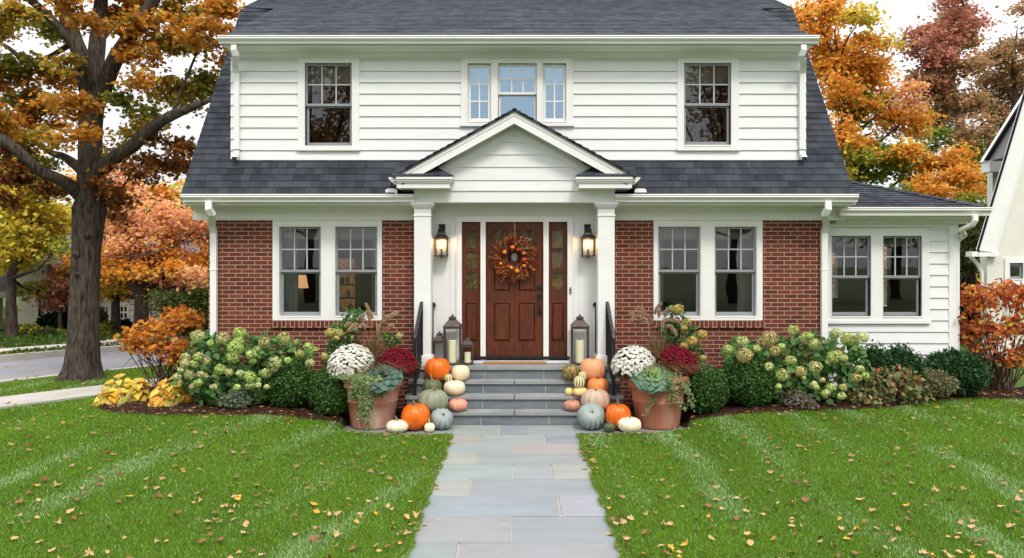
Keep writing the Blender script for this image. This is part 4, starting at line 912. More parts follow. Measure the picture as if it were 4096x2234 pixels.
pumpkin(1115, 1138.6, 940, 956.5, TZ[2], 11.70, 'stripe', 'small flat striped gourd tucked between the orange pumpkin and the cream one', (0, .02, .005), None, 10, .12, name='gourd')
pumpkin(1061.7, 1111.4, 951.5, 985, TZ[1], 11.60, 'dgreen', 'dark green pumpkin with a long tan stem below the top orange one', (-.03, .11, .013), None, 12, .12)
pumpkin(1115.8, 1171.3, 955.5, 993.8, TZ[1], 11.63, 'white', 'wide cream pumpkin on the left of the third tread, above the pink one', (.004, .03, .006), None, 9, .05)
pumpkin(1049, 1127.5, 977.5, 1034, TZ[0], 11.35, 'ggreen', 'large ribbed grey-green pumpkin above the blue-grey one on the left', (.03, .05, .022), None, 11, .14)
pumpkin(1127.5, 1176.9, 1002.5, 1033.5, TZ[0], 11.42, 'pink', 'flat salmon pink pumpkin alone on the first tread at the left', (-.035, .05, .007), None, 10, .07)
pumpkin(1008, 1081.7, 1013, 1081, 0, 11.08, 'orange', 'big bright orange pumpkin on the ground beside the left pot', (-.035, .09, .018), STEMG, 14, .07)
pumpkin(1082.5, 1141, 1028.5, 1080, 0, 11.1, 'blue', 'blue-grey ribbed pumpkin tipped forward at the left foot of the steps', (.01, .035, .014), None, 14, .15, tilt=((1, .35, 0), .72))
pumpkin(971, 1029, 1056, 1087, 0, 10.93, 'ivory', 'white pumpkin with a curved stem in front of the left pot', (-.03, .085, .011), None, 11, .08)
pumpkin(1067, 1094, 1063, 1085.5, 0, 10.92, 'ivory', 'tiny pale gourd with a tall neck between orange and blue-grey pumpkins', (-.006, .085, .009), M('pale_neck', (.74, .6, .3), .6), 9, .05, name='gourd')
pumpkin(1414, 1457, 914, 955.8, TZ[2], 11.79, 'mottle', 'round mottled green and gold gourd at the top right of the steps', (0, .008, .006), None, 12, .05, name='gourd', squash=2.1)
pumpkin(1459, 1523, 898.6, 955.8, TZ[2], 11.78, 'pale', 'big pale peach pumpkin in front of the lone right lantern', (-.004, .085, .018), None, 12, .05)
pumpkin(1454, 1476.5, 933, 955.5, TZ[2], 11.66, 'stripe', 'striped gourd against the peach pumpkin, behind another striped one', (0, .012, .005), None, 10, .06, name='gourd', squash=2.0)
pumpkin(1442.4, 1471.5, 944.4, 974, TZ[1]+.115, 11.53, 'stripe', 'front striped green and cream gourd resting on the flat cream squash', (0, .008, .005), None, 10, .05, name='gourd', squash=2.0)
pumpkin(1477, 1531.5, 948.6, 988, TZ[1], 11.62, 'sorange', 'soft orange pumpkin below the peach one beside the right railing', (-.004, .045, .014), STEMG, 12, .06)
pumpkin(1441, 1477.5, 973, 993.8, TZ[1], 11.55, 'butter', 'flat cream squash right of the little yellow one', (0, .02, .008), None, 9, .08, name='squash')
pumpkin(1421.6, 1442, 975, 992.5, TZ[1], 11.60, 'butter', 'little yellow squash at the left end of the right hand pile', (0, .02, .005), None, 9, .05, name='squash')
pumpkin(1461.9, 1535.4, 976.3, 1032, TZ[0], 11.35, 'beige', 'large beige pumpkin with a pinkish blush above the blue-grey one on the right', (0, .03, .017), None, 10, .12)
pumpkin(1417.7, 1462.7, 1005.7, 1032.7, TZ[0], 11.43, 'rose', 'flat dusky rose pumpkin alone at the right of the first tread', (.002, .03, .009), None, 10, .08)
pumpkin(1451.6, 1522.9, 1016.6, 1080.4, 0, 11.1, 'blue', 'blue-grey ribbed pumpkin tipped forward at the right foot of the steps', (0, .03, .013), None, 18, .14, tilt=((1, .05, 0), .85))
pumpkin(1522, 1587.6, 1012.7, 1080, 0, 11.12, 'orange', 'big bright orange pumpkin on the ground beside the right pot', (-.01, .11, .017), STEMG, 13, .08)
pumpkin(1518, 1548.7, 1063, 1084.8, 0, 10.93, 'tiny', 'tiny dark green pumpkin with a hooked tan stem in front of the right orange one', (-.02, .06, .006), None, 12, .1)
pumpkin(1554.8, 1614, 1048.5, 1087.3, 0, 10.93, 'ivory', 'white pumpkin in front of the right pot', (.001, .055, .009), None, 11, .08)
# ================= POTS =================
def terramat(name, white):
    m, t, b = nt(name); v = coords(t, (1, 1, .55)); v2 = coords(t)
    c = mixc(t, ramp(t, noise(t, v, 3, 5), .35, .65), (.31, .10, .052), (.40, .155, .085))
    sx = t.nodes.new('ShaderNodeSeparateXYZ'); t.links.new(v2, sx.inputs[0])
    f = node(t, 'Math', operation='MULTIPLY'); t.links.new(ramp(t, noise(t, coords(t, (5, 5, 1.2)), 1.8, 8, .7), .36, .66, 0, white), f.inputs[0]); t.links.new(ramp(t, noise(t, v2, 2.1, 3), .3, .6), f.inputs[1])
    c = mixc(t, f.outputs[0], c, (.55, .40, .33))
    c = mixc(t, ramp(t, noise(t, v2, 60, 4), .55, .8, 0, .4), c, (.26, .1, .06)); t.links.new(c, b.inputs['Base Color']); b.inputs['Roughness'].default_value = .85; b.inputs['Specular IOR Level'].default_value = .2
    addbump(t, b, noise(t, v2, 40, 5), .003); return m
SOIL = M('potting_soil', (.03, .018, .012), .95, .3, 30, .01, 60)
PD = 11.33; PZ = .74
def pot(px, label, wht):
    x, y = X(px, PD), PD-D0; g = 'terracotta pots on either side of the steps'
    t = thing('flower_pot', label, 'flower pot', (x, y, 0), g)
    b = MB(); zr = PZ
    prof = [(.283, 0), (.298, .008), (.303, .03), (.352, .36), (.362, .37), (.362, .388), (.357, .398), (.392, zr-.175), (.412, zr-.168), (.422, zr-.15), (.422, zr-.13), (.41, zr-.115), (.405, zr-.10), (.425, zr-.092), (.437, zr-.075), (.442, zr-.045), (.440, zr-.02), (.428, zr-.003), (.41, zr), (.395, zr-.006), (.385, zr-.06)]
    b.lathe((x, y, 0), prof, 72); b.build('pot_body', terramat('terracotta_'+str(int(px)), wht), t, smooth=True)
    b = MB(); b.lathe((x, y, 0), [(.001, zr-.05), (.2, zr-.04), (.39, zr-.06)], 40); b.build('soil', SOIL, t); return x, y
xL, yL = pot(937, 'large terracotta pot with white lime bloom left of the steps', .95); xR, yR = pot(1654.5, 'large clean terracotta pot right of the steps', .35)
# ================= FLOWERS IN THE POTS =================
def dome(n, c, r, rz, a=.0):
    "points on the upper shell of an ellipsoid"
    v = rng.normal(size=(n*3, 3)); v = unit(v); v = v[v[:, 2] > a][:n]; return v
def mum(cx, cy, cz, rx, rz, pal, fpal, label, nf=330, fs=.034):
    t = thing('chrysanthemum', label, 'potted flower', (cx, cy, cz), 'chrysanthemum mounds in the pots')
    v = dome(1500, None, 1, 1, -.55); P = np.array([cx, cy, cz])+v*np.array([rx, rx*.85, rz])*rng.uniform(.6, .98, (len(v), 1))
    leaves('foliage', LEAF, P, .035, pick([(3, (.035, .07, .02)), (2, (.06, .10, .03)), (1, (.09, .12, .05))], len(P)), 'quad', parent=t)
    # evenly spread flower heads with a little depth and their own centres
    k = np.arange(nf)+.5; ph = np.arccos(1-1.25*k/nf); th = PI*(1+5**.5)*k; v = np.stack([np.cos(th)*np.sin(ph), np.sin(th)*np.sin(ph), np.cos(ph)], 1)
    v = unit(v+rng.normal(size=v.shape)*.05); keep = grid2(v[:, 0]*3+9, v[:, 1]*3+v[:, 2]*3+9, 1, 31)+v[:, 2]*.5 > .16; v = v[keep]
    P = np.array([cx, cy, cz])+v*np.array([rx, rx*.88, rz])*rng.uniform(.92, 1.05, (len(v), 1))
    PP = []; NNv = []; CC = []; SS = []
    for i in range(len(v)):
        nn = v[i]*.75+np.array([0, 0, .35])
        for q, (s_, h_) in enumerate(((1.0, 0), (.78, .006), (.5, .011))): PP.append(P[i]+nn*h_); NNv.append(nn+rng.normal(size=3)*.12); CC.append(fpal[q]*rng.uniform(.85, 1.1)); SS.append(fs*s_*rng.uniform(.9, 1.15))
    leaves('blossoms', PETAL, PP, SS, np.clip(np.array(CC), 0, .95), 'star', np.array(NNv), .97, parent=t)
    return t
wp = [np.array(c) for c in ((.86, .86, .80), (.92, .92, .86), (.90, .86, .66))]; rp = [np.array(c) for c in ((.26, .008, .03), (.36, .012, .045), (.20, .006, .02))]
def spx(px, D): return X(px, D)
mum(X(884, 11.22), yL-.06, Z(926, 11.22), .325, .31, None, wp, 'mound of white chrysanthemums in the left pot, beside dark blue-green cabbage', 620, .062)
mum(X(998, 11.35), yL+.03, Z(924, 11.35), .275, .26, None, rp, 'mound of crimson chrysanthemums in the left pot next to the railing', 1100, .034)
mum(X(1596, 11.22), yR-.06, Z(926, 11.22), .30, .285, None, wp, 'mound of white chrysanthemums in the right pot, nearest to the orange pumpkin', 600, .058)
mum(X(1702, 11.3), yR+.0, Z(924, 11.3), .285, .28, None, rp, 'mound of crimson chrysanthemums in the right pot in front of the boxwood', 1150, .034)
def cabbage(cx, cy, cz, R0, cin, cout, label, tip=.5):
    vs = []; cs = []; fs = []; rings = [(5, .16, 1.35, .95), (6, .26, 1.15, .85), (8, .42, .88, .6), (9, .62, .6, .3), (10, .84, .34, .05), (10, 1.0, .12, -.12)]
    rings = [(4, .10, 1.5, 1.1)]+rings
    for ri, (n, rr, el, lift) in enumerate(rings):
        q = ri/(len(rings)-1)
        for k in range(n):
            a = 2*PI*(k+.5*(ri % 2)+random.uniform(-.15, .15))/n; L = R0*rr*random.uniform(.92, 1.08); wd = L*.95+.03; e0 = el
            base = len(vs); nu, nv = 9, 8; phs = random.uniform(0, 6)
            for i in range(nu+1):
                for j in range(nv+1):
                    u = i/nu; w = (j/nv-.5)*2; half = wd*.62*math.sin(min(1, u*1.05)*PI*.62)**.8; out = u*L*(1-.22*w*w*u)
                    e = e0*(1-.55*u); x = out*math.cos(e0*.72); z = out*math.sin(e)*.9+R0*.10*(1-q); z -= .25*L*u*u*(q > .6)
                    ruf = .03*R0/.25*(u**3)*math.sin(w*6+phs)+.006*u**4*math.sin(w*17+phs); z += ruf+.12*L*abs(w)**2*(1 if q < .7 else .3)*u; y = w*half
                    vs.append((cx+x*math.cos(a)-y*math.sin(a), cy+(x*math.sin(a)+y*math.cos(a)), cz+z))
                    c = np.array(cin)*(1-q)**1.6+np.array(cout)*(1-(1-q)**1.6); vein = .16 if (abs(w) < .1 or abs(math.sin(w*5+u*4)) < .14) else 0; c = c*(1-vein)+np.array((.5, .6, .42))*vein; c = c*(1+.35*(u > .93)); cs.append(tuple(np.clip(c*random.uniform(.92, 1.08), 0, .9)))
            for i in range(nu):
                for j in range(nv): p = base+i*(nv+1)+j; fs.append((p, p+nv+1, p+nv+2, p+1))
    # tilt the head towards the viewer
    ca, sa = math.cos(tip), math.sin(tip); v2 = []
    for x, y, z in vs: yy, zz = y-cy, z-cz; v2.append((x, cy+yy*ca-zz*sa, cz+yy*sa+zz*ca))
    b = MB(); b.add(v2, fs); b.c = cs
    m = CABM; return tag(b.build('ornamental_cabbage', m, loc=(cx, cy, cz), smooth=True, color=True), label, 'cabbage', 'ornamental cabbages in the pots')
CABM = leafmat('cabbage_leaf', .12, .5, .3)
cabbage(X(960, 10.95), 10.98-D0, Z(945, 10.95), .27, (.07, .11, .08), (.065, .13, .105), 'dark blue-green ornamental cabbage in the left pot', .62)
cabbage(X(1643, 10.95), 10.98-D0, Z(945, 10.95), .275, (.50, .72, .20), (.075, .16, .10), 'ornamental cabbage with a bright lime heart in the right pot', .62)
def ivy(cx, cy, trails, label, seedpal, dens=1.0):
    t = thing('trailing_ivy', label, 'ivy', (cx, cy, PZ), 'ivy trailing over the pots'); b = MB(); P = []
    for tr in trails:
        pts = [Vector(q) for q in tr]; n = 26; path = []
        for i in range(n+1):
            u = i/n*(len(pts)-1); k = min(int(u), len(pts)-2); path.append(pts[k].lerp(pts[k+1], u-k)+Vector((math.sin(i*1.3)*.008, 0, 0)))
        b.tube([tuple(p) for p in path], .0022, 4)
        for p in path:
            for _ in range(int(5*dens)): P.append(np.array(p)+rng.normal(size=3)*np.array([.026, .012, .018])+np.array([0, -.012, 0]))
    b.build('stem', M('ivy_stem', (.10, .12, .04), .7), t)
    P = np.array(P); sz = rng.uniform(.026, .042, len(P)); c = pick(seedpal, len(P), .12)
    leaves('leaf_spray', LEAF, P, sz*1.0, c, 'star', np.array([0, -1, .45]), .72, parent=t); 
    ctr = c*np.array([.45, .55, .4]); leaves('leaf_spray', LEAF, P+np.array([0, -.004, .002]), sz*.5, ctr, 'star', np.array([0, -1, .45]), .9, parent=t)
IV = [(3, (.36, .47, .20)), (2, (.25, .38, .13)), (1, (.55, .6, .36))]
def tq(px, py, D): return (X(px, D), D-D0, Z(py, D))
tl = []
for px0, px1, px2, y2 in ((905, 900, 896, 1000), (915, 912, 905, 1050), (925, 925, 928, 1075), (935, 932, 925, 1040), (948, 950, 955, 1000), (957, 962, 968, 990), (900, 890, 886, 1005), (930, 928, 935, 1030), (920, 918, 912, 1062)):
    tl.append([tq(px0, 940, 11.12), tq(px0-1, 953, 10.86), tq(px1, 975, 10.88), tq((px1+px2)/2, (975+y2)/2, 10.93), tq(px2, y2, 11.0)])
tl += [[tq(835+k*14, 952, 11.15), tq(850+k*14, 948, 11.05), tq(868+k*12, 950, 10.95)] for k in range(5)]
ivy(xL, yL, tl, 'thick curtain of variegated ivy spilling down the left pot', IV, 1.15)
tr = [[tq(1652, 940, 11.1), tq(1650, 956, 10.86), tq(1648, 985, 10.9), tq(1640, 1015, 10.95), tq(1622, 1042, 10.97)], [tq(1690, 938, 11.1), tq(1690, 952, 10.9), tq(1696, 985, 10.94), tq(1704, 1012, 10.98), tq(1722, 1030, 10.98)],
      [tq(1716, 940, 11.3), tq(1726, 955, 11.1), tq(1733, 985, 11.1), tq(1738, 1010, 11.12), tq(1742, 1024, 11.12)], [tq(1700, 940, 11.1), tq(1708, 952, 10.98), tq(1720, 968, 10.97), tq(1728, 990, 10.98)], [tq(1725, 945, 11.4), tq(1745, 958, 11.35), tq(1752, 962, 11.35)], [tq(1680, 938, 11.1), tq(1684, 956, 10.86), tq(1686, 975, 10.9), tq(1692, 1014, 10.97)]]
ivy(xR, yR, tr, 'sparse variegated ivy strands trailing off the right pot', IV, .75)
def fountain(cx, cy, cz, label, plumes, pc):
    t = thing('fountain_grass', label, 'ornamental grass', (cx, cy, cz), 'fountain grasses in the pots')
    n = 3600; vs = []; cs = []; k = 7
    for i in range(n):
        a = rng.uniform(0, 2*PI); L = rng.uniform(.34, .62); sp = rng.uniform(.05, 1.05); r0 = rng.uniform(0, .07); w = rng.uniform(.0028, .0055)
        c = [(.28, .17, .08), (.42, .28, .14), (.14, .075, .04), (.18, .17, .06), (.5, .38, .2)][rng.choice(5, p=[.3, .2, .27, .13, .1])]; c = np.array(c)*rng.uniform(.7, 1.3)
        for q in range(k):
            u = q/(k-1); out = r0+sp*(u**1.5)*L*1.35; z = L*(u-.55*sp*u*u*1.5); ww = w*(1-u*.85)
            x, y = math.cos(a)*out, math.sin(a)*out; px_, py_ = -math.sin(a)*ww, math.cos(a)*ww
            vs += [(cx+x-px_-ww*.5, cy+y-py_, cz+z), (cx+x+px_+ww*.5, cy+y+py_, cz+z)]; cs += [c, c]
    f = [(2*q, 2*q+1, 2*q+3, 2*q+2) for q in range(k-1)]
    rawmesh('blades', LEAF, np.array(vs), 2*k, f, n, np.clip(np.array(cs), 0, 1), t, None)
    for pl in plumes:
        pts = [Vector(tq(*q)) for q in pl]; P = []; Tn = []; base = Vector((cx, cy, cz))
        b = MB(); path = [base]+pts
        def cr(path, u):
            k = min(int(u), len(path)-2); return path[k].lerp(path[k+1], u-k)
        b.tube([tuple(base.lerp(pts[0], q/6)+Vector((0, 0, .05*math.sin(PI*q/6)))) for q in range(7)]+[tuple(p) for p in pts[1:]], .0018, 4)
        s = b.build('stalk', M('stalk', (.35, .24, .12), .8) if 'stalk' not in bpy.data.materials else bpy.data.materials['stalk'], t)
        m = 620
        for i in range(m):
            u = rng.random(); kk = u*(len(pts)-1); p = cr(pts, kk); p2 = cr(pts, min(kk+.05, len(pts)-1)); d = (p2-p).normalized() if (p2-p).length > 1e-5 else Vector((0, 0, -1))
            rd = .019*math.sin(PI*min(max(u*.9+.08, 0), 1))**.6; v = Vector(rng.normal(size=3)); v = (v-d*v.dot(d)).normalized(); P.append(p+v*rd*rng.random()*.6); Tn.append(np.array(v*.8+d*.9))
        leaves('plume', PETAL, np.array(P), rng.uniform(.016, .03, m), np.clip(pick([(1, pc)], m, .12), 0, .9), 'blade', tan=np.array(Tn), parent=s)
    return t
def pc3(o, s):  # zoomed crop coordinates to survey units
    return lambda pts, D: [(o[0]+a*s, o[1]+c*s, D+i*.01) for i, (a, c) in enumerate(pts)]
zl = pc3((786.1, 723.2), .27754); zr_ = pc3((1383.6, 723.2), .27754)
fountain(X(943, 11.5), 11.5-D0, PZ-.02, 'tan fountain grass with pale plumes in the left pot',
         [zl([(545, 285), (530, 245), (510, 200), (485, 152)], 11.45), zl([(520, 300), (505, 250), (498, 215)], 11.4), zl([(480, 370), (470, 345), (452, 338), (438, 360)], 11.3), zl([(410, 385), (385, 362), (355, 365), (330, 395)], 11.3), zl([(425, 360), (405, 338), (380, 335), (365, 352)], 11.4), zl([(355, 345), (335, 328), (315, 332), (300, 355)], 11.35), zl([(595, 420), (596, 380), (598, 345)], 11.2), zl([(625, 310), (660, 275), (700, 255), (740, 250)], 11.5), zl([(640, 330), (690, 290), (735, 240), (775, 225)], 11.6), zl([(680, 385), (695, 360), (715, 348), (732, 352)], 11.4), zl([(460, 310), (450, 280), (432, 262), (418, 285)], 11.5)], (.62, .47, .29))
fountain(X(1655, 11.5), 11.5-D0, PZ-.02, 'tan fountain grass with rosy plumes in the right pot',
         [zr_([(865, 245), (850, 215), (825, 190), (800, 180)], 11.45), zr_([(860, 265), (830, 235), (790, 215), (745, 240)], 11.4), zr_([(885, 335), (860, 290), (815, 262), (765, 262), (740, 300)], 11.3), zr_([(925, 320), (905, 285), (890, 250)], 11.35), zr_([(950, 240), (965, 190), (1003, 148)], 11.6), zr_([(985, 265), (988, 235), (990, 212)], 11.5), zr_([(1030, 250), (1050, 215), (1085, 198), (1110, 205)], 11.55), zr_([(1015, 360), (1025, 310), (1055, 292)], 11.3), zr_([(1080, 298), (1120, 292), (1160, 310), (1190, 345)], 11.4), zr_([(1055, 350), (1090, 355), (1120, 385), (1142, 432)], 11.25), zr_([(800, 330), (805, 305), (830, 300)], 11.4)], (.60, .40, .28))
# ================= SHRUBS =================
def heads(t, lst, pal, f, bf=.15):
    for (a, c, r) in lst:
        px, py, D, rr = f(a, c, r); rad = rr*D/F*1.08; x, y, z = W(px, py, D)
        n = int(np.clip(480*(rad/.17)**1.3, 110, 560)); v = unit(rng.normal(size=(n, 3))); sq = np.array([1, 1, .86])
        lum_ = 1+.26*(grid2(v[:, 0]*2.6+20, v[:, 2]*2.6+v[:, 1]*1.5+20, 1, int(px))-.5); P = np.array([x, y, z])+v*rad*sq*(lum_*rng.uniform(.76, 1.05, n))[:, None]
        k = rng.random(); base = pal[rng.choice(len(pal))]; c_ = np.clip(np.array(base)*(1+rng.normal(size=(n, 1))*.24), 0, .9)
        blush = (v[:, 0]*.3+v[:, 2]*.5+rng.normal(size=n)*.6 > .55)[:, None] & (rng.random() < bf); c_ = np.where(blush, np.array([.52, .33, .18]), c_)
        leaves('flower_head', PETAL, P, rng.uniform(.022, .036, n), c_, 'star', v, .75, parent=t)
def blob_leaves(name, blobs, size, pal, parent, tmpl='oval', mat=None, up=None, upw=0.0, dens=1.0, shell=.55, jit=.18):
    PP = []; 
    for (px, py, D, rx, ry, ryd) in blobs:
        c = np.array(W(px, py, D)); r = np.array([rx*D/F, ryd, ry*D/F]); vol = (rx*D/F)*(ry*D/F)
        n = int(dens*vol*PI*3.4/(size*size)); v = unit(rng.normal(size=(n, 3))); PP.append(c+v*r*(shell+(1.03-shell)*rng.random((n, 1))**.6))
    P = np.concatenate(PP); P = P[P[:, 2] > hgt(P[:, 0], P[:, 1])+.02]
    if up is None: up = (0, -.35, 1)
    return leaves(name, mat or LEAFG, P, rng.uniform(.7, 1.25, len(P))*size, pick(pal, len(P), jit), tmpl, np.array(up), upw, parent=parent)
def stems(name, base, blobs, parent, n=12, r=.008, mat=None, spread=.06):
    b = MB()
    for i in range(n):
        q = blobs[i % len(blobs)]; c = Vector(W(q[0]+rng.normal()*q[3]*.4, q[1]+rng.normal()*q[4]*.3, q[2])); s = Vector(base)+Vector((rng.normal()*spread, rng.normal()*spread*.6, 0))
        mid = s.lerp(c, .5)+Vector((rng.normal()*.05, 0, .06)); b.tube([tuple(s), tuple(s.lerp(mid, .5)), tuple(mid), tuple(c)], [r, r*.9, r*.7, r*.4], 6, caps=False)
    return b.build(name, mat or TWIG, parent, smooth=True)
TWIG = M('twig_bark', (.085, .05, .035), .9, .3, 30, .002, 60)
HG = [(4, (.085, .20, .045)), (3, (.12, .26, .07)), (2, (.05, .12, .03)), (.4, (.3, .33, .09))]
zz2 = lambda D, k=.26853, o=(220.1, 754.7): (lambda a, c, r: (o[0]+a*k, o[1]+c*k, D+random.uniform(-.12, .1)-max(0, (c-300))*.0006, r*k))
t = thing('hydrangea', 'wide hydrangea with lime and cream flower heads under the left window', 'shrub', (X(610, 12), -.5, .2), 'hydrangeas along the house')
BL_ = [(520, 900, 11.75, 50, 55, .35), (600, 900, 11.8, 75, 60, .4), (690, 890, 11.9, 60, 45, .35), (755, 890, 12.0, 30, 30, .25), (560, 965, 11.6, 90, 50, .4), (660, 960, 11.6, 60, 45, .35), (495, 950, 11.6, 45, 40, .3), (600, 1000, 11.5, 90, 22, .35)]
blob_leaves('foliage', BL_, .105, HG, t, 'oval', None, (0, -.7, .75), .5, 2.1, .6)
stems('stem', (X(600, 11.9), -.5, .2), BL_, t, 22, .007)
heads(t, [(1035, 340, 60), (1275, 360, 62), (1428, 310, 60), (1415, 385, 45), (1385, 455, 70), (1150, 405, 32), (1365, 535, 58), (1655, 398, 50), (1598, 462, 32), (1845, 360, 62), (2070, 440, 45), (1988, 508, 42), (1535, 510, 48), (1548, 575, 30), (1760, 585, 56), (920, 540, 42), (1035, 535, 42), (912, 600, 42), (1003, 600, 38), (1118, 578, 36), (875, 660, 28), (955, 700, 48), (840, 720, 38), (1245, 650, 50), (1330, 680, 36), (1428, 690, 36), (1062, 700, 34), (1100, 712, 28), (1675, 685, 48), (1520, 722, 55), (1600, 755, 28), (1875, 570, 32), (1035, 778, 36), (985, 815, 30), (1185, 820, 30), (1402, 822, 32), (1530, 800, 42), (1600, 800, 26), (1680, 815, 22), (1755, 650, 28), (2085, 590, 40)],
      [(.52, .66, .22), (.58, .68, .29), (.47, .62, .17), (.58, .62, .27), (.56, .52, .23)], zz2(11.34))
t = thing('hydrangea', 'wide hydrangea with tan and lime flower heads under the right window', 'shrub', (X(2010, 12), -.5, .25), 'hydrangeas along the house')
BR_ = [(1870, 895, 11.85, 50, 40, .3), (1950, 890, 11.9, 60, 45, .35), (2040, 885, 11.9, 60, 45, .35), (2110, 890, 11.9, 55, 45, .35), (2000, 950, 11.7, 70, 50, .4), (2090, 950, 11.7, 65, 50, .4), (2030, 985, 11.6, 90, 22, .35), (2150, 920, 11.9, 30, 40, .3), (1960, 985, 11.6, 40, 25, .3)]
blob_leaves('foliage', BR_, .105, HG, t, 'oval', None, (0, -.7, .75), .5, 2.1, .6)
stems('stem', (X(2010, 11.9), -.5, .25), BR_, t, 24, .007)
h2 = [(1470, 340, 62), (897, 465, 60), (735, 555, 52), (1205, 440, 90), (1130, 480, 60), (1060, 550, 42), (1262, 575, 52), (1330, 530, 45), (925, 630, 88), (1440, 678, 56), (1610, 435, 68), (1655, 410, 40), (1705, 495, 56), (1950, 372, 55), (2085, 425, 65), (2130, 480, 40), (2210, 425, 45), (1930, 640, 75), (1985, 600, 35), (2045, 655, 36), (1715, 757, 68), (1550, 805, 60), (1350, 845, 75), (1590, 885, 25), (1305, 978, 33), (1195, 750, 50), (1700, 950, 38), (1730, 985, 28), (1800, 905, 28), (1890, 990, 50), (1835, 1050, 42), (2030, 990, 34), (2015, 1080, 42), (2180, 880, 50), (2220, 780, 45)]
RP = [(.56, .60, .22), (.58, .50, .20), (.50, .63, .20), (.60, .68, .28), (.56, .45, .20)]
heads(t, h2, RP, zz2(11.38, .22381, (1666.6, 754.7)), .28)
heads(t, [(200, 805, 50), (75, 815, 48), (50, 970, 28), (180, 1055, 28), (225, 1110, 30), (150, 1130, 35), (45, 1205, 28), (30, 1275, 28)], RP, zz2(11.55, .31336, (2106.8, 597.5)))
t = thing('hydrangea', 'narrow hydrangea with golden flower heads rising behind the right pot', 'shrub', (X(1730, 12), -.3, .2), 'hydrangeas along the house')
BM_ = [(1700, 800, 12.1, 22, 35, .15), (1722, 850, 12.05, 35, 35, .2), (1740, 890, 12.0, 30, 30, .2), (1745, 930, 12.0, 25, 30, .2), (1690, 830, 12.1, 25, 30, .2)]
blob_leaves('foliage', BM_, .08, HG, t, 'oval', None, (0, -.7, .6), .45, 1.6, .4); stems('stem', (X(1730, 12.05), -.35, .2), BM_, t, 9, .006)
z4 = zz2(11.9, .27754, (1383.6, 723.2)); heads(t, [(1160, 195, 48), (1240, 310, 35), (1215, 370, 26), (1378, 430, 48), (1290, 490, 48), (1215, 535, 38), (1385, 645, 32)], [(.60, .48, .13), (.54, .52, .15)], z4)
t = thing('hydrangea', 'loose hydrangea with golden flower heads behind the left pot', 'shrub', (X(870, 12), -.3, .2), 'hydrangeas along the house')
BN_ = [(885, 800, 12.1, 28, 22, .2), (860, 840, 12.05, 38, 30, .2), (850, 880, 12.0, 30, 30, .2), (835, 915, 12.0, 25, 30, .2), (985, 855, 12.1, 28, 18, .15), (900, 790, 12.1, 20, 12, .1)]
blob_leaves('foliage', BN_, .06, HG+[(1, (.16, .2, .05))], t, 'oval', None, (0, -.7, .6), .4, 1.5, .3); stems('stem', (X(880, 12.05), -.35, .2), BN_, t, 10, .005)
z3 = zz2(11.9, .27754, (786.1, 723.2)); heads(t, [(160, 410, 42), (240, 415, 42), (215, 460, 28), (785, 440, 30), (110, 630, 34), (150, 660, 24)], [(.60, .54, .18), (.62, .60, .22)], z3)
def boxwood(px, py0, py1, rx, label, D=11.45, pal=None, size=.030, fine=1.0, spike=0, grp='clipped boxwoods in the bed'):
    cx, cy = X(px, D), D-D0; zt, zb = Z(py0, D), float(hgt(cx, cy))+.02; rz = (zt-zb)/2*1.02; r = rx*D/F; cz = (zt+zb)/2
    t = thing('boxwood' if not spike else 'yew_shrub', label, 'shrub', (cx, cy, zb), grp)
    pal = pal or [(4, (.045, .125, .022)), (3, (.07, .18, .032)), (1.6, (.12, .25, .045)), (.15, (.3, .24, .12))]
    n = int(9000*fine*(r/.33)**2); v = unit(rng.normal(size=(n, 3))); lump = 1+.13*(grid2(v[:, 0]*3.2+20, v[:, 2]*3.2+v[:, 1]*2+20, 1, int(px))-.5)+.10*(grid2(v[:, 0]*9+20, v[:, 2]*9+v[:, 1]*6+20, 1, int(px)+5)-.5)
    if spike: lump = lump+spike*(rng.random(n)**4)*(v[:, 2] > -.2)
    P = np.array([cx, cy, cz])+v*np.array([r, r*.95, rz])*(lump*(1-.22*rng.random(n)**1.5))[:, None]; P = P[P[:, 2] > zb]
    vv = unit(P-np.array([cx, cy, cz])); leaves('foliage', LEAFG, P, rng.uniform(.7, 1.3, len(P))*size, pick(pal, len(P), .25), 'quad' if not spike else 'blade', vv+np.array([0, 0, .5]), .35, tan=vv*1.0+rng.normal(size=vv.shape)*.7 if spike else None, parent=t)
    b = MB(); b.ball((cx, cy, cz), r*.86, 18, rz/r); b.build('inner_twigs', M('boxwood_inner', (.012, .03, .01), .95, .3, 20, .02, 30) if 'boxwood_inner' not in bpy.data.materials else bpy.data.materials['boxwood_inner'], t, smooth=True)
    stems('stem', (cx, cy, zb-.03), [(px, (py0+py1)/2, D, rx*.5, 10, .1)], t, 6, .009, spread=.04)
boxwood(729, 903, 1027, 60, 'clipped round boxwood between the left hydrangea and the left pot', 11.4)
boxwood(832, 925, 1042, 54, 'smaller round boxwood touching the left pot', 11.3)
boxwood(1778, 923, 1036, 55, 'smaller round boxwood touching the right pot', 11.35)
boxwood(1884, 888, 1028, 68, 'largest round boxwood, in front of the right hydrangea', 11.45)
YP = [(4, (.025, .075, .025)), (3, (.04, .11, .035)), (1, (.08, .17, .05))]
boxwood(2200, 880, 950, 34, 'dark yew shrub right behind the tan hydrangea heads', 12.15, YP, .04, .8, .35, 'dark yews in front of the wing')
boxwood(2268, 884, 960, 48, 'dark feathery yew in the middle, in front of white siding', 12.15, YP, .04, .8, .35, 'dark yews in front of the wing')
boxwood(2402, 893, 975, 66, 'broad dark yew at the corner of the wing', 12.35, YP, .045, .8, .28, 'dark yews in front of the wing')
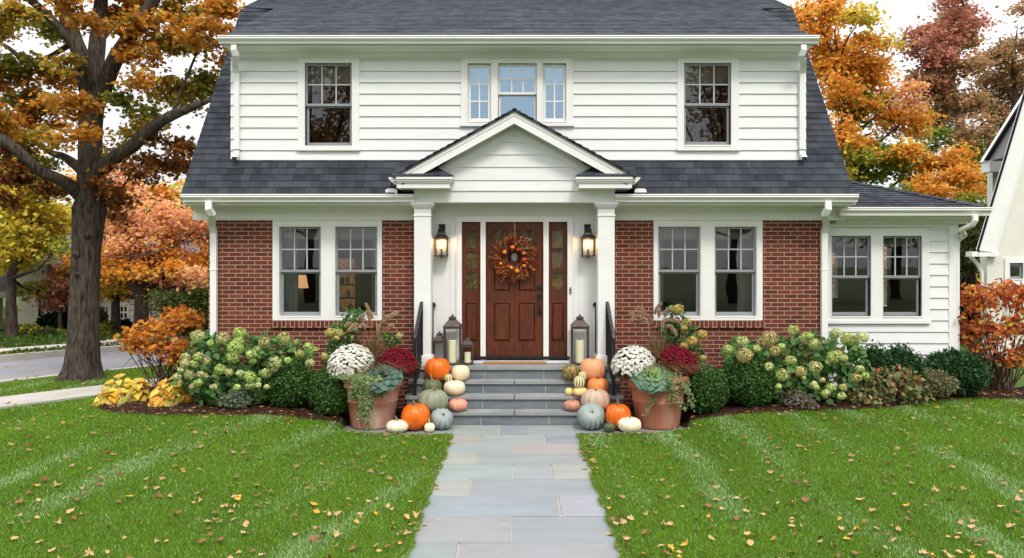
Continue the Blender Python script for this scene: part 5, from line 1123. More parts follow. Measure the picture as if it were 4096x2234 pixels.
def mound(name, label, cat, blobs, size, pal, base, tmpl='oval', grp=None, dens=.8, upw=.5, shell=.5, ns=8, up=(0, -.6, .8), mat=None):
    t = thing(name, label, cat, base, grp); blob_leaves('foliage', blobs, size, pal, t, tmpl, mat, up, upw, dens, shell); stems('stem', base, blobs, t, ns, .005); return t
def gb(px, py, dz=.0): x, y, z = unproj(px, py); return (x, y, z)
mound('coral_bells', 'low silvery green coral bells in the mulch before the left hydrangea', 'plant', [(592, 1008, 11.2, 42, 18, .2), (600, 994, 11.25, 22, 12, .12)], .034, [(3, (.17, .22, .15)), (2, (.26, .31, .24)), (1, (.10, .12, .07))], gb(592, 1028), 'star', 'coral bells at the bed edge', 2.2)
mound('coral_bells', 'low bronze and silver coral bells in the mulch before the right hydrangea', 'plant', [(2008, 1008, 11.3, 45, 20, .2), (2000, 994, 11.35, 28, 12, .12), (2040, 1022, 11.2, 20, 12, .12)], .034, [(3, (.20, .17, .13)), (2, (.28, .29, .22)), (1.4, (.22, .09, .06))], gb(2008, 1033), 'star', 'coral bells at the bed edge', 2.2)
mound('bigleaf_shrub', 'low shrub of dull green and rust leaves beside the right hydrangea', 'shrub', [(2230, 975, 11.7, 95, 42, .35), (2190, 1000, 11.6, 60, 26, .25), (2250, 945, 11.9, 55, 25, .25), (2300, 990, 11.7, 40, 25, .25)], .075, [(4, (.17, .22, .08)), (2, (.27, .29, .13)), (1.6, (.38, .15, .05)), (1, (.30, .20, .08)), (1, (.08, .13, .04))], gb(2230, 1022), 'oval', None, 2.0, .45, .5, 14)
mound('spirea', 'fine leaved dusty green shrub between the rust shrub and the corner yew', 'shrub', [(2355, 965, 11.9, 52, 32, .3), (2330, 940, 12.0, 25, 15, .2)], .03, [(3, (.16, .19, .08)), (2, (.22, .20, .10)), (1, (.28, .16, .08))], gb(2360, 1000), 'blade', None, 2.2, .2, .3, 14)
def hosta(blobs, label, base, n, pal):
    t = thing('hosta', label, 'plant', base, 'yellowing hostas at the left end of the bed'); P = []; Tn = []; Sz = []
    for i in range(n):
        a = rng.uniform(0, 2*PI); r = rng.uniform(.02, 1)**.55; bx_, by_, D, rx, ry, rd = blobs[rng.choice(len(blobs))]
        c = np.array(W(bx_, by_, D)); c[2] = base[2]; R_ = rx*D/F*.62; P.append(c+np.array([math.cos(a)*R_*r, math.sin(a)*rd*.7*r, ry*D/F*1.25*(1-r**1.7)+.05])); Tn.append(np.array([math.cos(a), math.sin(a)-.2, .55-1.35*r+rng.normal()*.15])); Sz.append(rng.uniform(.11, .18))
    tv = []; N = n; nu, nv = 7, 4; V = []; C = []
    cols = pick(pal, n, .2)
    for i in range(n):
        d = unit(Tn[i][None])[0]; nn = np.array([0, -.45, 1.0]); nn = nn-d*nn.dot(d); nn /= np.linalg.norm(nn); s = np.cross(nn, d); L = Sz[i]
        for a in range(nu+1):
            for c in range(nv+1):
                u = a/nu; w = (c/nv-.5)*2; hw = .42*math.sin(PI*min(.08+u*.92, 1)**.75)
                V.append(P[i]+L*(d*(u-.1)+s*w*hw+nn*(-.45*u*u+.14*abs(w)+.02*math.sin(w*9+u*5)))); e = np.array([.66, .32, .05]) if rng.random() < .12 or (abs(w) > .8 and i % 3 == 0) else cols[i]; C.append(e*(.86 if c % 2 else 1.04))
    f = [(a*(nv+1)+c, (a+1)*(nv+1)+c, (a+1)*(nv+1)+c+1, a*(nv+1)+c+1) for a in range(nu) for c in range(nv)]
    rawmesh('leaves', LEAFG, np.array(V), (nu+1)*(nv+1), f, N, np.clip(np.array(C), 0, .9), t, None, True)
    b = MB()
    for i in range(n): b.tube([tuple(np.array(base)+rng.normal(size=3)*.03), tuple(P[i])], .004, 5, caps=False)
    b.build('leaf_stalk', M('hosta_stalk', (.4, .38, .1), .6) if 'hosta_stalk' not in bpy.data.materials else bpy.data.materials['hosta_stalk'], t)
YG = [(4, (.86, .60, .06)), (3, (.78, .66, .10)), (2, (.85, .42, .04)), (1.5, (.58, .62, .12))]
hosta([(300, 1000, 11.75, 60, 46, .32), (285, 1015, 11.6, 50, 22, .25), (345, 985, 11.8, 30, 38, .2), (300, 985, 11.8, 40, 30, .2)], 'yellow-green hosta clump at the far left end of the bed', gb(300, 1026), 125, YG)
hosta([(425, 1000, 11.6, 60, 46, .32), (415, 1020, 11.5, 50, 20, .25), (455, 990, 11.7, 40, 40, .2), (430, 985, 11.7, 35, 30, .2)], 'golden orange hosta clump in front of the left hydrangea', gb(430, 1028), 125, [(4, (.88, .52, .05)), (2.5, (.84, .36, .04)), (2.5, (.82, .65, .09))])
def bush(name, label, base, blobs, size, pal, n, rb, grp):
    t = thing(name, label, 'shrub', base, grp); blob_leaves('crown', blobs, size, pal, t, 'oval', LEAF, (0, -.3, 1), .45, 1.75, .1, .22)
    b = MB(); B = Vector(base)
    for i in range(n):
        q = blobs[rng.choice(len(blobs))]; c = Vector(W(q[0]+rng.normal()*q[3]*.5, q[1]+rng.normal()*q[4]*.45, q[2]))+Vector((0, rng.normal()*q[5]*.5, 0)); s = B+Vector((rng.normal()*.09, rng.normal()*.07, -.03)); m1 = s.lerp(c, .45)+Vector((rng.normal()*.05, 0, .08))
        b.tube([tuple(s), tuple(s.lerp(m1, .5)), tuple(m1), tuple(m1.lerp(c, .5)+Vector((rng.normal()*.03, 0, .02))), tuple(c)], [rb, rb*.85, rb*.65, rb*.4, rb*.2], 6, caps=False)
        for k in range(3):
            p = m1.lerp(c, rng.uniform(.1, .9)); b.tube([tuple(p), tuple(p+Vector(rng.normal(size=3)*.16)+Vector((0, 0, .08)))], [rb*.3, rb*.1], 4, caps=False)
    b.build('branches', TWIG, t, smooth=True); return t
DA = 13.7
bush('viburnum', 'copper orange shrub with bare lower stems at the left corner of the bed', (X(418, DA), DA-D0, .12), [(335, 850, DA, 38, 30, .35), (395, 830, DA, 60, 32, .45), (450, 800, DA+.2, 45, 28, .4), (478, 800, DA, 30, 28, .3), (400, 875, DA, 60, 28, .4), (455, 870, DA-.1, 32, 22, .25), (440, 905, DA-.1, 28, 22, .22), (345, 870, DA, 35, 20, .25), (470, 890, DA, 26, 20, .2), (500, 812, DA, 15, 18, .2)],
     .085, [(3, (.80, .33, .05)), (2.4, (.70, .22, .04)), (3, (.85, .45, .08)), (1, (.45, .13, .04))], 44, .013, None)
DBb = 12.75
bush('dogwood', 'rust red and amber many stemmed shrub at the right edge of the lawn', (X(2512, DBb), DBb-D0, .22), [(2400, 800, DBb, 28, 14, .2), (2460, 770, DBb, 50, 35, .4), (2520, 740, DBb, 60, 38, .45), (2580, 745, DBb, 50, 40, .4), (2450, 740, DBb+.1, 30, 28, .3), (2440, 830, DBb, 40, 32, .35), (2500, 830, DBb-.1, 50, 35, .4), (2565, 820, DBb, 50, 40, .4), (2545, 900, DBb-.1, 45, 30, .3), (2460, 880, DBb-.1, 28, 22, .25), (2415, 850, DBb, 18, 14, .2), (2590, 890, DBb, 40, 40, .3)],
     .085, [(4, (.56, .12, .045)), (3, (.66, .22, .05)), (1.6, (.75, .40, .07)), (2, (.42, .08, .05)), (.6, (.55, .48, .10))], 60, .013, None)
# ================= TREES =================
def barkmat(name, c1, c2, sc=1.0):
    m, t, b = nt(name); v = coords(t, (1, 1, .16)); v2 = coords(t)
    n1 = noise(t, v, 26*sc, 7, .65); c = mixc(t, ramp(t, n1, .4, .62), c1, c2); c = mixc(t, ramp(t, noise(t, v2, 4, 4), .45, .7, 0, .4), c, (.11, .105, .085))
    t.links.new(c, b.inputs['Base Color']); b.inputs['Roughness'].default_value = .95; b.inputs['Specular IOR Level'].default_value = .15; addbump(t, b, n1, .035, .9); return m
BARK = barkmat('oak_bark', (.028, .021, .016), (.105, .083, .066)); BARK2 = barkmat('young_bark', (.03, .022, .018), (.075, .055, .045), .7)
LO = [(5, (.62, .27, .035)), (3, (.52, .20, .03)), (2, (.66, .38, .06)), (.8, (.28, .28, .05))]; LY = [(4, (.58, .37, .05)), (3, (.48, .36, .06)), (2, (.32, .30, .05)), (1, (.58, .26, .04))]
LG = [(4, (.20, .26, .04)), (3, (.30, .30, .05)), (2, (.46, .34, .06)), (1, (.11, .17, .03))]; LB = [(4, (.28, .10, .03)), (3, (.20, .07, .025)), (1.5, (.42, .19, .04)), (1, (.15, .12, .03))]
def crown(parent, blobs, pals, size, tmpl, nleaf, twigs=True, barkm=None, flat=.35, seed=0, ncl=None, br=.14):
    "blobs: px,py,D,rx,ry,palette key. Leaves hang in flattened sprays around twig tips"
    PP = []; CC = []; b = MB()
    tot = sum(q[3]*q[4]*(q[2]/F)**2 for q in blobs)
    for q in blobs:
        px, py, D, rx, ry, pk = q; c = np.array(W(px, py, D)); r = np.array([rx*D/F, (rx+ry)*.5*D/F*.8, ry*D/F]); n = int(nleaf*q[3]*q[4]*(D/F)**2/tot)
        m = ncl or max(4, int(r[0]*r[2]*9/(size*8)**2*1.4)+3); v = unit(rng.normal(size=(m, 3)))*rng.uniform(.25, 1.0, (m, 1))**.6; C0 = c+v*r
        k = rng.integers(0, m, n); s = size*rng.uniform(2.0, 3.6, m); off = rng.normal(size=(n, 3))*s[k][:, None]*np.array([1, 1, flat])*.62
        P = C0[k]+off-np.array([0, 0, 1])*(np.linalg.norm(off[:, :2], axis=1)**2)[:, None]*.25; PP.append(P)
        sh = rng.uniform(.72, 1.22, m); CC.append(np.clip(pick(pals[pk], n, .16)*sh[k][:, None], 0, .95))
        if twigs:
            for w in C0:
                e = Vector(w); s0 = Vector(c); mid = s0.lerp(e, .5)+Vector(rng.normal(size=3)*.04*r[0]); b.tube([tuple(s0), tuple(mid), tuple(e)], [size*br, size*br*.65, size*.035], 4, caps=False)
    P = np.concatenate(PP); n = len(P)
    nv = rng.normal(size=(n, 3))*.6+np.array([0, -.25, 1.0])
    leaves('crown', LEAF, P, size*rng.uniform(.7, 1.2, n), np.concatenate(CC), tmpl, nv, .55, parent=parent)
    return b
def oak():
    D = 15.4; t = thing('oak_tree', 'tall old oak with furrowed bark beside the street, orange and olive leaves', 'tree', (X(205, D), D-D0, .1))
    def L(pts, dd=None): return [Vector(W(p[0], p[1], D+(p[3] if len(p) > 3 else 0))) for p in pts], [p[2]*D/F for p in pts]
    def smooth(P, Rr, k=8):
        out = []; ro = []
        for i in range(len(P)-1):
            p0, p1, p2, p3 = P[max(i-1, 0)], P[i], P[i+1], P[min(i+2, len(P)-1)]
            for j in range(k):
                u = j/k; out.append(.5*((2*p1)+(p2-p0)*u+(2*p0-5*p1+4*p2-p3)*u*u+(3*p1-p0-3*p2+p3)*u**3)); ro.append(Rr[i]*(1-u)+Rr[i+1]*u)
        return out+[P[-1]], ro+[Rr[-1]]
    b = MB()
    P, Rr = L([(204, 962, 60), (205, 950, 52), (206, 935, 46), (207, 905, 40), (209, 860, 36), (211, 800, 34.5), (213, 740, 33.5), (215, 690, 33), (217, 640, 32.5), (219, 600, 34), (221, 560, 36.5), (223, 530, 39), (225, 505, 34), (227, 470, 31), (228, 420, 28.5), (228, 370, 27.5), (228, 330, 27), (229, 290, 28), (231, 250, 31), (233, 225, 24)])
    P, Rr = smooth(P, Rr, 7); nseg = len(P); tab = grid2(np.arange(96)*.9+5, np.zeros(96)+3, 1, 9)
    def fn(i, k, a):
        z = P[min(i, nseg-1)].z; f = max(0, 1-(z-.1)/.5); rg = abs(math.sin(a*13+1.6*math.sin(z*3+a*2)+z*1.1)); rg2 = abs(math.sin(a*21-z*2.3+2*math.sin(z*5.1+a)))
        return 1+.045*(rg**.7-.6)+.025*(rg2-.5)+.12*f*f*math.sin(a*5+.7)+.05*math.exp(-((z-3.4)/.25)**2)*math.sin(a*3+.6)+.02*math.sin(z*2.3+a)
    b.tube(P, Rr, 96, fn=fn, ref=(1, 0, 0))
    def limb(pts, n=20):
        P2, R2 = smooth(*L(pts)); b.tube(P2, R2, n, fn=lambda i, k, a: 1+.07*abs(math.sin(a*4+i*.35))+.03*math.sin(a*2+i*.8), ref=(1, .1, 0))
    limb([(231, 270, 20), (222, 225, 21, -.1), (205, 150, 19, -.2), (185, 90, 17, -.2), (165, 40, 16, -.3), (140, -40, 14, -.3), (125, -110, 10, -.3)])
    limb([(190, 120, 11, -.2), (160, 85, 11, -.3), (130, 50, 10, -.4), (100, 20, 9, -.5), (60, -10, 8, -.6), (20, -40, 6, -.6)])
    limb([(233, 270, 22), (238, 200, 21, .2), (244, 120, 19, .3), (250, 50, 17, .4), (256, -20, 15, .5), (260, -110, 11, .6)])
    limb([(237, 275, 20), (258, 225, 20, -.2), (290, 150, 18, -.4), (325, 95, 16, -.5), (360, 45, 15, -.6), (395, -15, 13, -.7), (425, -80, 9, -.8)])
    limb([(228, 462, 20), (250, 432, 19, -.1), (285, 400, 17, -.3), (330, 370, 15, -.5), (380, 325, 14, -.6), (425, 295, 12, -.7), (475, 273, 10, -.7), (520, 255, 6, -.8), (560, 230, 3, -.8)])
    limb([(215, 505, 20), (190, 478, 17, -.2), (155, 455, 14, -.5), (100, 430, 13, -.8), (50, 385, 12, -1.0), (0, 348, 11, -1.1), (-60, 320, 9, -1.2), (-130, 300, 6, -1.2)])
    limb([(220, 450, 14), (195, 420, 12, .3), (160, 395, 10, .6), (130, 385, 8, .8), (85, 355, 6, 1.0), (40, 330, 4, 1.1)])
    limb([(300, 140, 7, -.4), (345, 110, 5.5, .2), (400, 102, 5, .5), (460, 100, 4, .7), (520, 112, 3, .9), (560, 122, 2, .9)])
    limb([(180, 110, 7, .2), (110, 150, 6, .5), (60, 150, 6, .7), (20, 120, 5, .8), (-30, 90, 4, .9)])
    limb([(245, 110, 10, .3), (285, 60, 9, .7), (320, 20, 8, 1.0), (350, -30, 6, 1.2)])
    limb([(430, 292, 4, -.7), (460, 220, 3.5, -.4), (480, 170, 3, -.2), (500, 120, 2, 0)])
    limb([(300, 395, 4, -.3), (330, 430, 3, -.2), (310, 470, 2.5, -.1), (290, 500, 2, 0)])
    # knots where limbs were cut
    for px, py, sx, r in ((205, 528, -.25, 11), (242, 522, .5, 12), (196, 640, -.3, 8), (240, 595, .5, 7), (205, 690, -.2, 6)):
        c = Vector(W(px, py, D)); rad = 33*D/F; n = Vector((sx, -math.sqrt(max(0, 1-sx*sx)), 0)); ax = Vector((P[0].x*0+X(219, D), D-D0, c.z)); c = ax+n*rad*.98; rr = r*D/F
        b.tube([tuple(c-n*.05), tuple(c+n*.02), tuple(c+n*.045), tuple(c+n*.05), tuple(c+n*.03), tuple(c+n*.01)], [rr*1.5, rr*1.25, rr*1.05, rr*.75, rr*.5, rr*.05], 16)
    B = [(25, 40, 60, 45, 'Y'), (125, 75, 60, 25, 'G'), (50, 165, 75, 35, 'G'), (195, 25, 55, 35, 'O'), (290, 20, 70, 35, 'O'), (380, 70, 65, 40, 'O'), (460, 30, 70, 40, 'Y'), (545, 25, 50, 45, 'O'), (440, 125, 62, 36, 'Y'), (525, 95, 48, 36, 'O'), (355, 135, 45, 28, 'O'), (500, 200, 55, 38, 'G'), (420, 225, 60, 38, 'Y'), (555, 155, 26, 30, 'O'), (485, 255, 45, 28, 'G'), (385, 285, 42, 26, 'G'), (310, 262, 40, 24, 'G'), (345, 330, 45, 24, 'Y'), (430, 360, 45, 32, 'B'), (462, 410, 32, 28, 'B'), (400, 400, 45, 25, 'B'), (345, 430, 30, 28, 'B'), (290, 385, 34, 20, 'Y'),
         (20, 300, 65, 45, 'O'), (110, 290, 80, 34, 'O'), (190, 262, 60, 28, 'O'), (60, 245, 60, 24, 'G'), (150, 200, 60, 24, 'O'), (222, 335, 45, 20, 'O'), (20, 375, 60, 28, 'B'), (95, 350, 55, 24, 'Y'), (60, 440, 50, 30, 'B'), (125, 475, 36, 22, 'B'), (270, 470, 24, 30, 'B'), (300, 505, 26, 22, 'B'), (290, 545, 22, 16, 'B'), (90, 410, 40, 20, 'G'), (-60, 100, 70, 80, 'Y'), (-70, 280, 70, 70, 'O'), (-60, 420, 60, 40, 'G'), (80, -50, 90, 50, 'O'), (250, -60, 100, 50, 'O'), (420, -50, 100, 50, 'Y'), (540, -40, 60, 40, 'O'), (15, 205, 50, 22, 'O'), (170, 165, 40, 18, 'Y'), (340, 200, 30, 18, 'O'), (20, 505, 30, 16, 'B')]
    bl = [(a, c, D+rng.uniform(-1.3, 1.1), e*1.05, f*1.05, g) for a, c, e, f, g in B]
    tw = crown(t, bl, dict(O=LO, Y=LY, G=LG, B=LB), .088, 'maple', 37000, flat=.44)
    b.add(tw.v, tw.f); b.build('trunk', BARK, t, smooth=True)
oak()
def tree(name, label, px, pyb, D, tr, fork, blobs, pals, size, nleaf, grp=None, tmpl='quad', lean=0, barkm=None):
    base = W(px, pyb, D); t = thing(name, label, 'tree', base, grp); B = Vector(base); Fk = Vector(W(px+lean, fork, D))
    b = MB()
    tops = sorted([Vector(W(q[0], q[1], q[2])) for q in blobs], key=lambda p: -p.z); top = tops[0].lerp(Fk, .12); top.x = top.x*.5+Fk.x*.5
    ld = [Fk, Fk.lerp(top, .33)+Vector((rng.normal()*.25, 0, 0)), Fk.lerp(top, .66)+Vector((rng.normal()*.3, 0, 0)), top]; b.tube([tuple(B-Vector((0, 0, .2))), tuple(B+Vector((0, 0, .15))), tuple(B.lerp(Fk, .4))]+[tuple(p) for p in ld], [tr*1.5, tr*1.1, tr*.92, tr*.8, tr*.55, tr*.34, tr*.1], 14, fn=lambda i, k, a: 1+.06*math.sin(3*a+i), caps=False)
    for q in blobs:
        c = Vector(W(q[0], q[1], q[2])); hz = (c.z-abs(c.x-Fk.x)*.7-Fk.z)/max(.1, top.z-Fk.z); hz = min(max(hz, -.05), .8)*3; kk = min(int(max(hz, 0)), 2); s = ld[kk].lerp(ld[kk+1], max(hz, 0)-kk) if hz > 0 else B.lerp(Fk, .93)
        d = c-s; r0 = tr*.42*(1-.22*max(hz, 0)); m = s.lerp(c, .5)+Vector((rng.normal()*.12, 0, -abs(d.x)*.06+rng.normal()*.1))
        b.tube([tuple(s), tuple(s.lerp(m, .5)+Vector((0, 0, .0))), tuple(m), tuple(m.lerp(c, .55)), tuple(c)], [r0, r0*.75, r0*.55, r0*.35, r0*.15], 7, caps=False)
    blobs = [(q[0]+rng.normal()*q[3]*.5, q[1]+rng.normal()*q[4]*.6, q[2]+rng.normal()*.5, q[3]*rng.uniform(.45, .8), q[4]*rng.uniform(.5, .95), q[5]) for q in blobs for _ in range(3)]
    tw = crown(t, blobs, pals, size*1.0, tmpl, int(nleaf*.74), flat=.42, br=.2); b.v, base_n = b.v, len(b.v)
    b.add(tw.v, tw.f); b.build('trunk', barkm or BARK2, t, smooth=True); return t
PY = dict(a=[(4, (.82, .60, .07)), (2, (.66, .55, .08)), (1, (.42, .46, .08))], g=[(3, (.19, .28, .045)), (2, (.36, .40, .06)), (1, (.66, .50, .06))], o=[(4, (.90, .34, .05)), (3, (.92, .46, .08)), (1, (.80, .54, .08))],
          p=[(4, (.95, .45, .22)), (3, (.95, .37, .23)), (3, (.95, .54, .16))], r=[(3, (.60, .25, .17)), (2, (.50, .20, .14)), (1, (.62, .34, .18))], n=[(3, (.50, .30, .15)), (2, (.42, .25, .13)), (2, (.56, .29, .14)), (1, (.36, .32, .12))],
          d=[(3, (.07, .115, .03)), (2, (.12, .16, .04)), (1, (.22, .21, .05))], e=[(3, (.012, .03, .012)), (2, (.02, .045, .018))])
def bl(D, lst, s=1.0): return [(a, c, D+rng.uniform(-1.2, 1.2), e*s, f*s, g) for a, c, e, f, g in lst]
tree('maple_tree', 'yellow and green street tree at the far left, behind the pavement', 28, 853, 23.6, .16, 690, bl(24, [(30, 560, 60, 45, 'a'), (90, 530, 60, 40, 'a'), (20, 620, 45, 40, 'a'), (70, 620, 50, 35, 'a'), (130, 570, 50, 30, 'a'), (100, 625, 30, 24, 'g'), (10, 480, 60, 40, 'a'), (120, 490, 40, 30, 'a'), (85, 735, 34, 16, 'g'), (-50, 560, 60, 70, 'a'), (150, 620, 20, 16, 'g'), (60, 430, 70, 40, 'a'), (-50, 440, 50, 50, 'g')]), PY, .17, 15000, 'trees across the street')
tree('maple_tree', 'coral and orange maple with low branching trunk across the street', 356, 850, 24, .23, 740, bl(24.5, [(330, 600, 70, 45, 'p'), (420, 610, 70, 45, 'p'), (500, 640, 50, 40, 'p'), (290, 660, 55, 30, 'o'), (360, 675, 60, 35, 'p'), (440, 690, 50, 30, 'p'), (500, 700, 40, 28, 'p'), (270, 710, 45, 22, 'o'), (370, 560, 60, 40, 'p'), (300, 540, 50, 35, 'p'), (450, 560, 60, 40, 'p'), (520, 560, 40, 50, 'p'), (350, 700, 40, 20, 'p'), (420, 650, 40, 25, 'o'), (260, 620, 40, 30, 'o'), (560, 640, 40, 60, 'o')]), PY, .14, 21000, 'trees across the street')
tree('maple_tree', 'tall pale orange tree with thin upright branches behind the coral maple', 395, 830, 31, .22, 640, bl(31, [(380, 490, 60, 50, 'o'), (440, 500, 50, 40, 'a'), (320, 480, 50, 40, 'p'), (480, 540, 45, 30, 'a'), (290, 500, 40, 30, 'o'), (500, 490, 50, 40, 'a'), (200, 520, 60, 50, 'o'), (230, 590, 40, 40, 'p'), (560, 500, 60, 60, 'a'), (160, 560, 30, 40, 'o')]), PY, .17, 12000, 'trees across the street')
tree('small_maple', 'little orange-red maple just left of the oak trunk', 170, 842, 26, .10, 700, bl(26, [(185, 665, 30, 16, 'p'), (215, 650, 30, 16, 'p'), (170, 690, 22, 14, 'o'), (220, 680, 25, 14, 'a')]), PY, .13, 3500, 'small ornamental trees across the street')
tree('small_maple', 'small wine red tree in front of the cream house', 152, 846, 25, .08, 770, bl(25, [(150, 725, 26, 22, 'r'), (175, 735, 24, 20, 'r'), (125, 740, 18, 14, 'r'), (165, 765, 28, 14, 'r')]), PY, .11, 4200, 'small ornamental trees across the street')
tree('dark_tree', 'dark green tree behind the copper shrub at the house corner', 505, 860, 24, .2, 760, bl(24, [(470, 770, 45, 40, 'd'), (520, 800, 50, 50, 'd'), (500, 860, 45, 30, 'd'), (460, 830, 30, 30, 'd'), (540, 740, 40, 40, 'd'), (560, 860, 40, 40, 'd'), (430, 770, 30, 22, 'd')]), PY, .11, 14000)
tree('maple_tree', 'blazing orange maple directly behind the right end of the roof', 2150, 700, 27, .26, 480, bl(27, [(2090, 130, 45, 55, 'o'), (2140, 180, 60, 60, 'o'), (2190, 110, 45, 40, 'o'), (2110, 60, 40, 40, 'o'), (2170, 40, 40, 35, 'a'), (2210, 200, 50, 45, 'o'), (2130, 270, 60, 50, 'o'), (2230, 270, 55, 40, 'o'), (2260, 240, 40, 35, 'p'), (2290, 290, 35, 30, 'o'), (2200, 330, 60, 40, 'o'), (2110, 350, 40, 40, 'o'), (2150, 400, 60, 40, 'g'), (2220, 400, 60, 35, 'g'), (2270, 370, 40, 30, 'g'), (2130, 440, 50, 30, 'a'), (2200, 450, 60, 30, 'g'), (2040, 60, 40, 50, 'o'), (2060, 150, 30, 60, 'o'), (2170, 250, 50, 40, 'g'), (2280, 440, 40, 30, 'g'), (2030, 20, 25, 25, 'o')]), PY, .15, 30000, 'trees behind the house')
tree('maple_tree', 'low golden orange tree above the wing roof', 2370, 700, 25, .14, 520, bl(25, [(2370, 430, 45, 28, 'o'), (2410, 440, 30, 25, 'o'), (2340, 460, 40, 22, 'o'), (2390, 475, 50, 20, 'o'), (2310, 480, 40, 16, 'g'), (2430, 480, 25, 20, 'g')]), PY, .13, 8000, 'trees behind the house')
tree('tall_tree', 'tall russet tree with dark limbs between orange maple and stucco house', 2430, 760, 33, .36, 520, bl(33, [(2400, 40, 50, 50, 'r'), (2350, 90, 45, 40, 'r'), (2420, 110, 60, 45, 'n'), (2340, 160, 50, 40, 'r'), (2400, 190, 60, 45, 'n'), (2330, 230, 40, 35, 'n'), (2390, 270, 60, 40, 'n'), (2330, 300, 50, 40, 'n'), (2440, 270, 50, 40, 'n'), (2370, 350, 60, 35, 'g'), (2300, 120, 22, 20, 'r'), (2440, 60, 35, 30, 'r'), (2470, 320, 45, 40, 'n'), (2440, 380, 50, 40, 'g'), (2410, 10, 40, 30, 'r')]), PY, .17, 22000, 'trees behind the house', lean=-10)
tree('tall_tree', 'russet tree rising over the stucco roof at the right edge', 2520, 760, 36, .38, 520, bl(36, [(2560, 60, 50, 50, 'n'), (2530, 130, 45, 45, 'n'), (2580, 160, 50, 50, 'n'), (2510, 200, 50, 40, 'n'), (2560, 230, 60, 40, 'n'), (2490, 270, 50, 40, 'n'), (2540, 300, 50, 40, 'g'), (2470, 420, 50, 45, 'd'), (2600, 300, 60, 60, 'n'), (2500, 370, 50, 40, 'n')]), PY, .17, 17000, 'trees behind the house')
tree('dark_tree', 'dense dark green and amber tree in the gap beside the stucco house', 2440, 800, 22, .16, 680, bl(22, [(2425, 560, 40, 40, 'd'), (2450, 620, 40, 40, 'n'), (2420, 640, 35, 35, 'd'), (2440, 700, 40, 40, 'd'), (2410, 730, 35, 40, 'e'), (2470, 560, 35, 40, 'd'), (2450, 520, 40, 30, 'g'), (2450, 780, 50, 50, 'e'), (2400, 800, 50, 50, 'e')]), PY, .10, 14000)
# trees standing across the road behind the viewer, mirrored in the window panes
for k, (x, y, hh, key) in enumerate(((-12, -34, 17, 'n'), (1, -38, 10.5, 'd'), (12.5, -33, 17, 'n'), (24, -37, 13, 'd'), (-24, -36, 13, 'g'))):
    lab = ['brown leaved tree across the road, first from the corner', 'dark green tree across the road opposite the front door', 'tall russet tree across the road right of the dark one', 'dark tree across the road at the far end', 'olive tree across the road at the other end'][k]
    t = thing('roadside_tree', lab, 'tree', (x, y, -.2), 'trees across the road behind the lawn'); b = MB(); b.tube([(x, y, -.3), (x, y, 2.5), (x+.2, y, 5)], [.35, .26, .16], 10)
    PP = []; n = 9000
    for q in range(30):
        c = np.array([x+rng.normal()*2.4, y+rng.normal()*1.6, hh*rng.uniform(.3, .98)]); PP.append(c+rng.normal(size=(n//30, 3))*np.array([.85, .8, .5])); b.tube([(x+.1, y, 3.5), tuple(c)], [.09, .03], 5, caps=False)
    P = np.concatenate(PP); b.build('trunk', BARK2, t, smooth=True); leaves('crown', LEAF, P, .28, pick(PY[key], len(P)), 'quad', parent=t)
# far undergrowth and hedges across the street
def lowshrub(px, py, D, rx, ry, pal, label, size=.08):
    x, y, z = W(px, py+ry, D); t = thing('garden_shrub', label, 'shrub', (x, y, -.05), 'garden shrubs across the street'); PP = unit(rng.normal(size=(int(2200*rx*ry/900)+300, 3))); c = np.array(W(px, py, D)); r = np.array([rx, (rx+ry)/2, ry])*D/F
    P = c+PP*r*rng.uniform(.6, 1.08, (len(PP), 1)); leaves('foliage', LEAF, P, size*rng.uniform(.7, 1.3, len(P)), pick(pal, len(P), .22), 'quad', (0, 0, 1), .3, parent=t)
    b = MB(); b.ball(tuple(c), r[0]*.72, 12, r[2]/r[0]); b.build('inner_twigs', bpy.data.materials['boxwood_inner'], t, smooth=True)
lowshrub(70, 835, 24.2, 32, 18, PY['g'], 'feathery green shrub at the foot of the yellow tree'); lowshrub(110, 838, 24.2, 30, 13, PY['d'], 'low green shrub under the cream house window'); lowshrub(150, 840, 24.4, 26, 9, PY['g'], 'low yellow-green shrub right of the green one')
lowshrub(140, 815, 25.4, 40, 26, PY['e'], 'large dark evergreen beneath the wine red tree', .1); lowshrub(245, 805, 25.2, 20, 32, PY['d'], 'upright green shrub just right of the oak trunk'); lowshrub(265, 830, 24.8, 22, 16, PY['g'], 'light green shrub below the white house wall')
lowshrub(315, 820, 25.6, 14, 14, PY['e'], 'round dark shrub under the white house window'); lowshrub(283, 825, 24.9, 10, 18, PY['d'], 'small upright shrub beside the pale tree trunk'); lowshrub(205, 838, 24.6, 30, 10, PY['g'], 'strip of light shrubs behind the oak trunk')
tree('street_tree', 'bare pale trunk rising in front of the white sided house', 291, 846, 25, .14, 700, bl(25, [(290, 735, 26, 12, 'o'), (275, 720, 24, 12, 'a')]), PY, .13, 900, 'trees across the street')
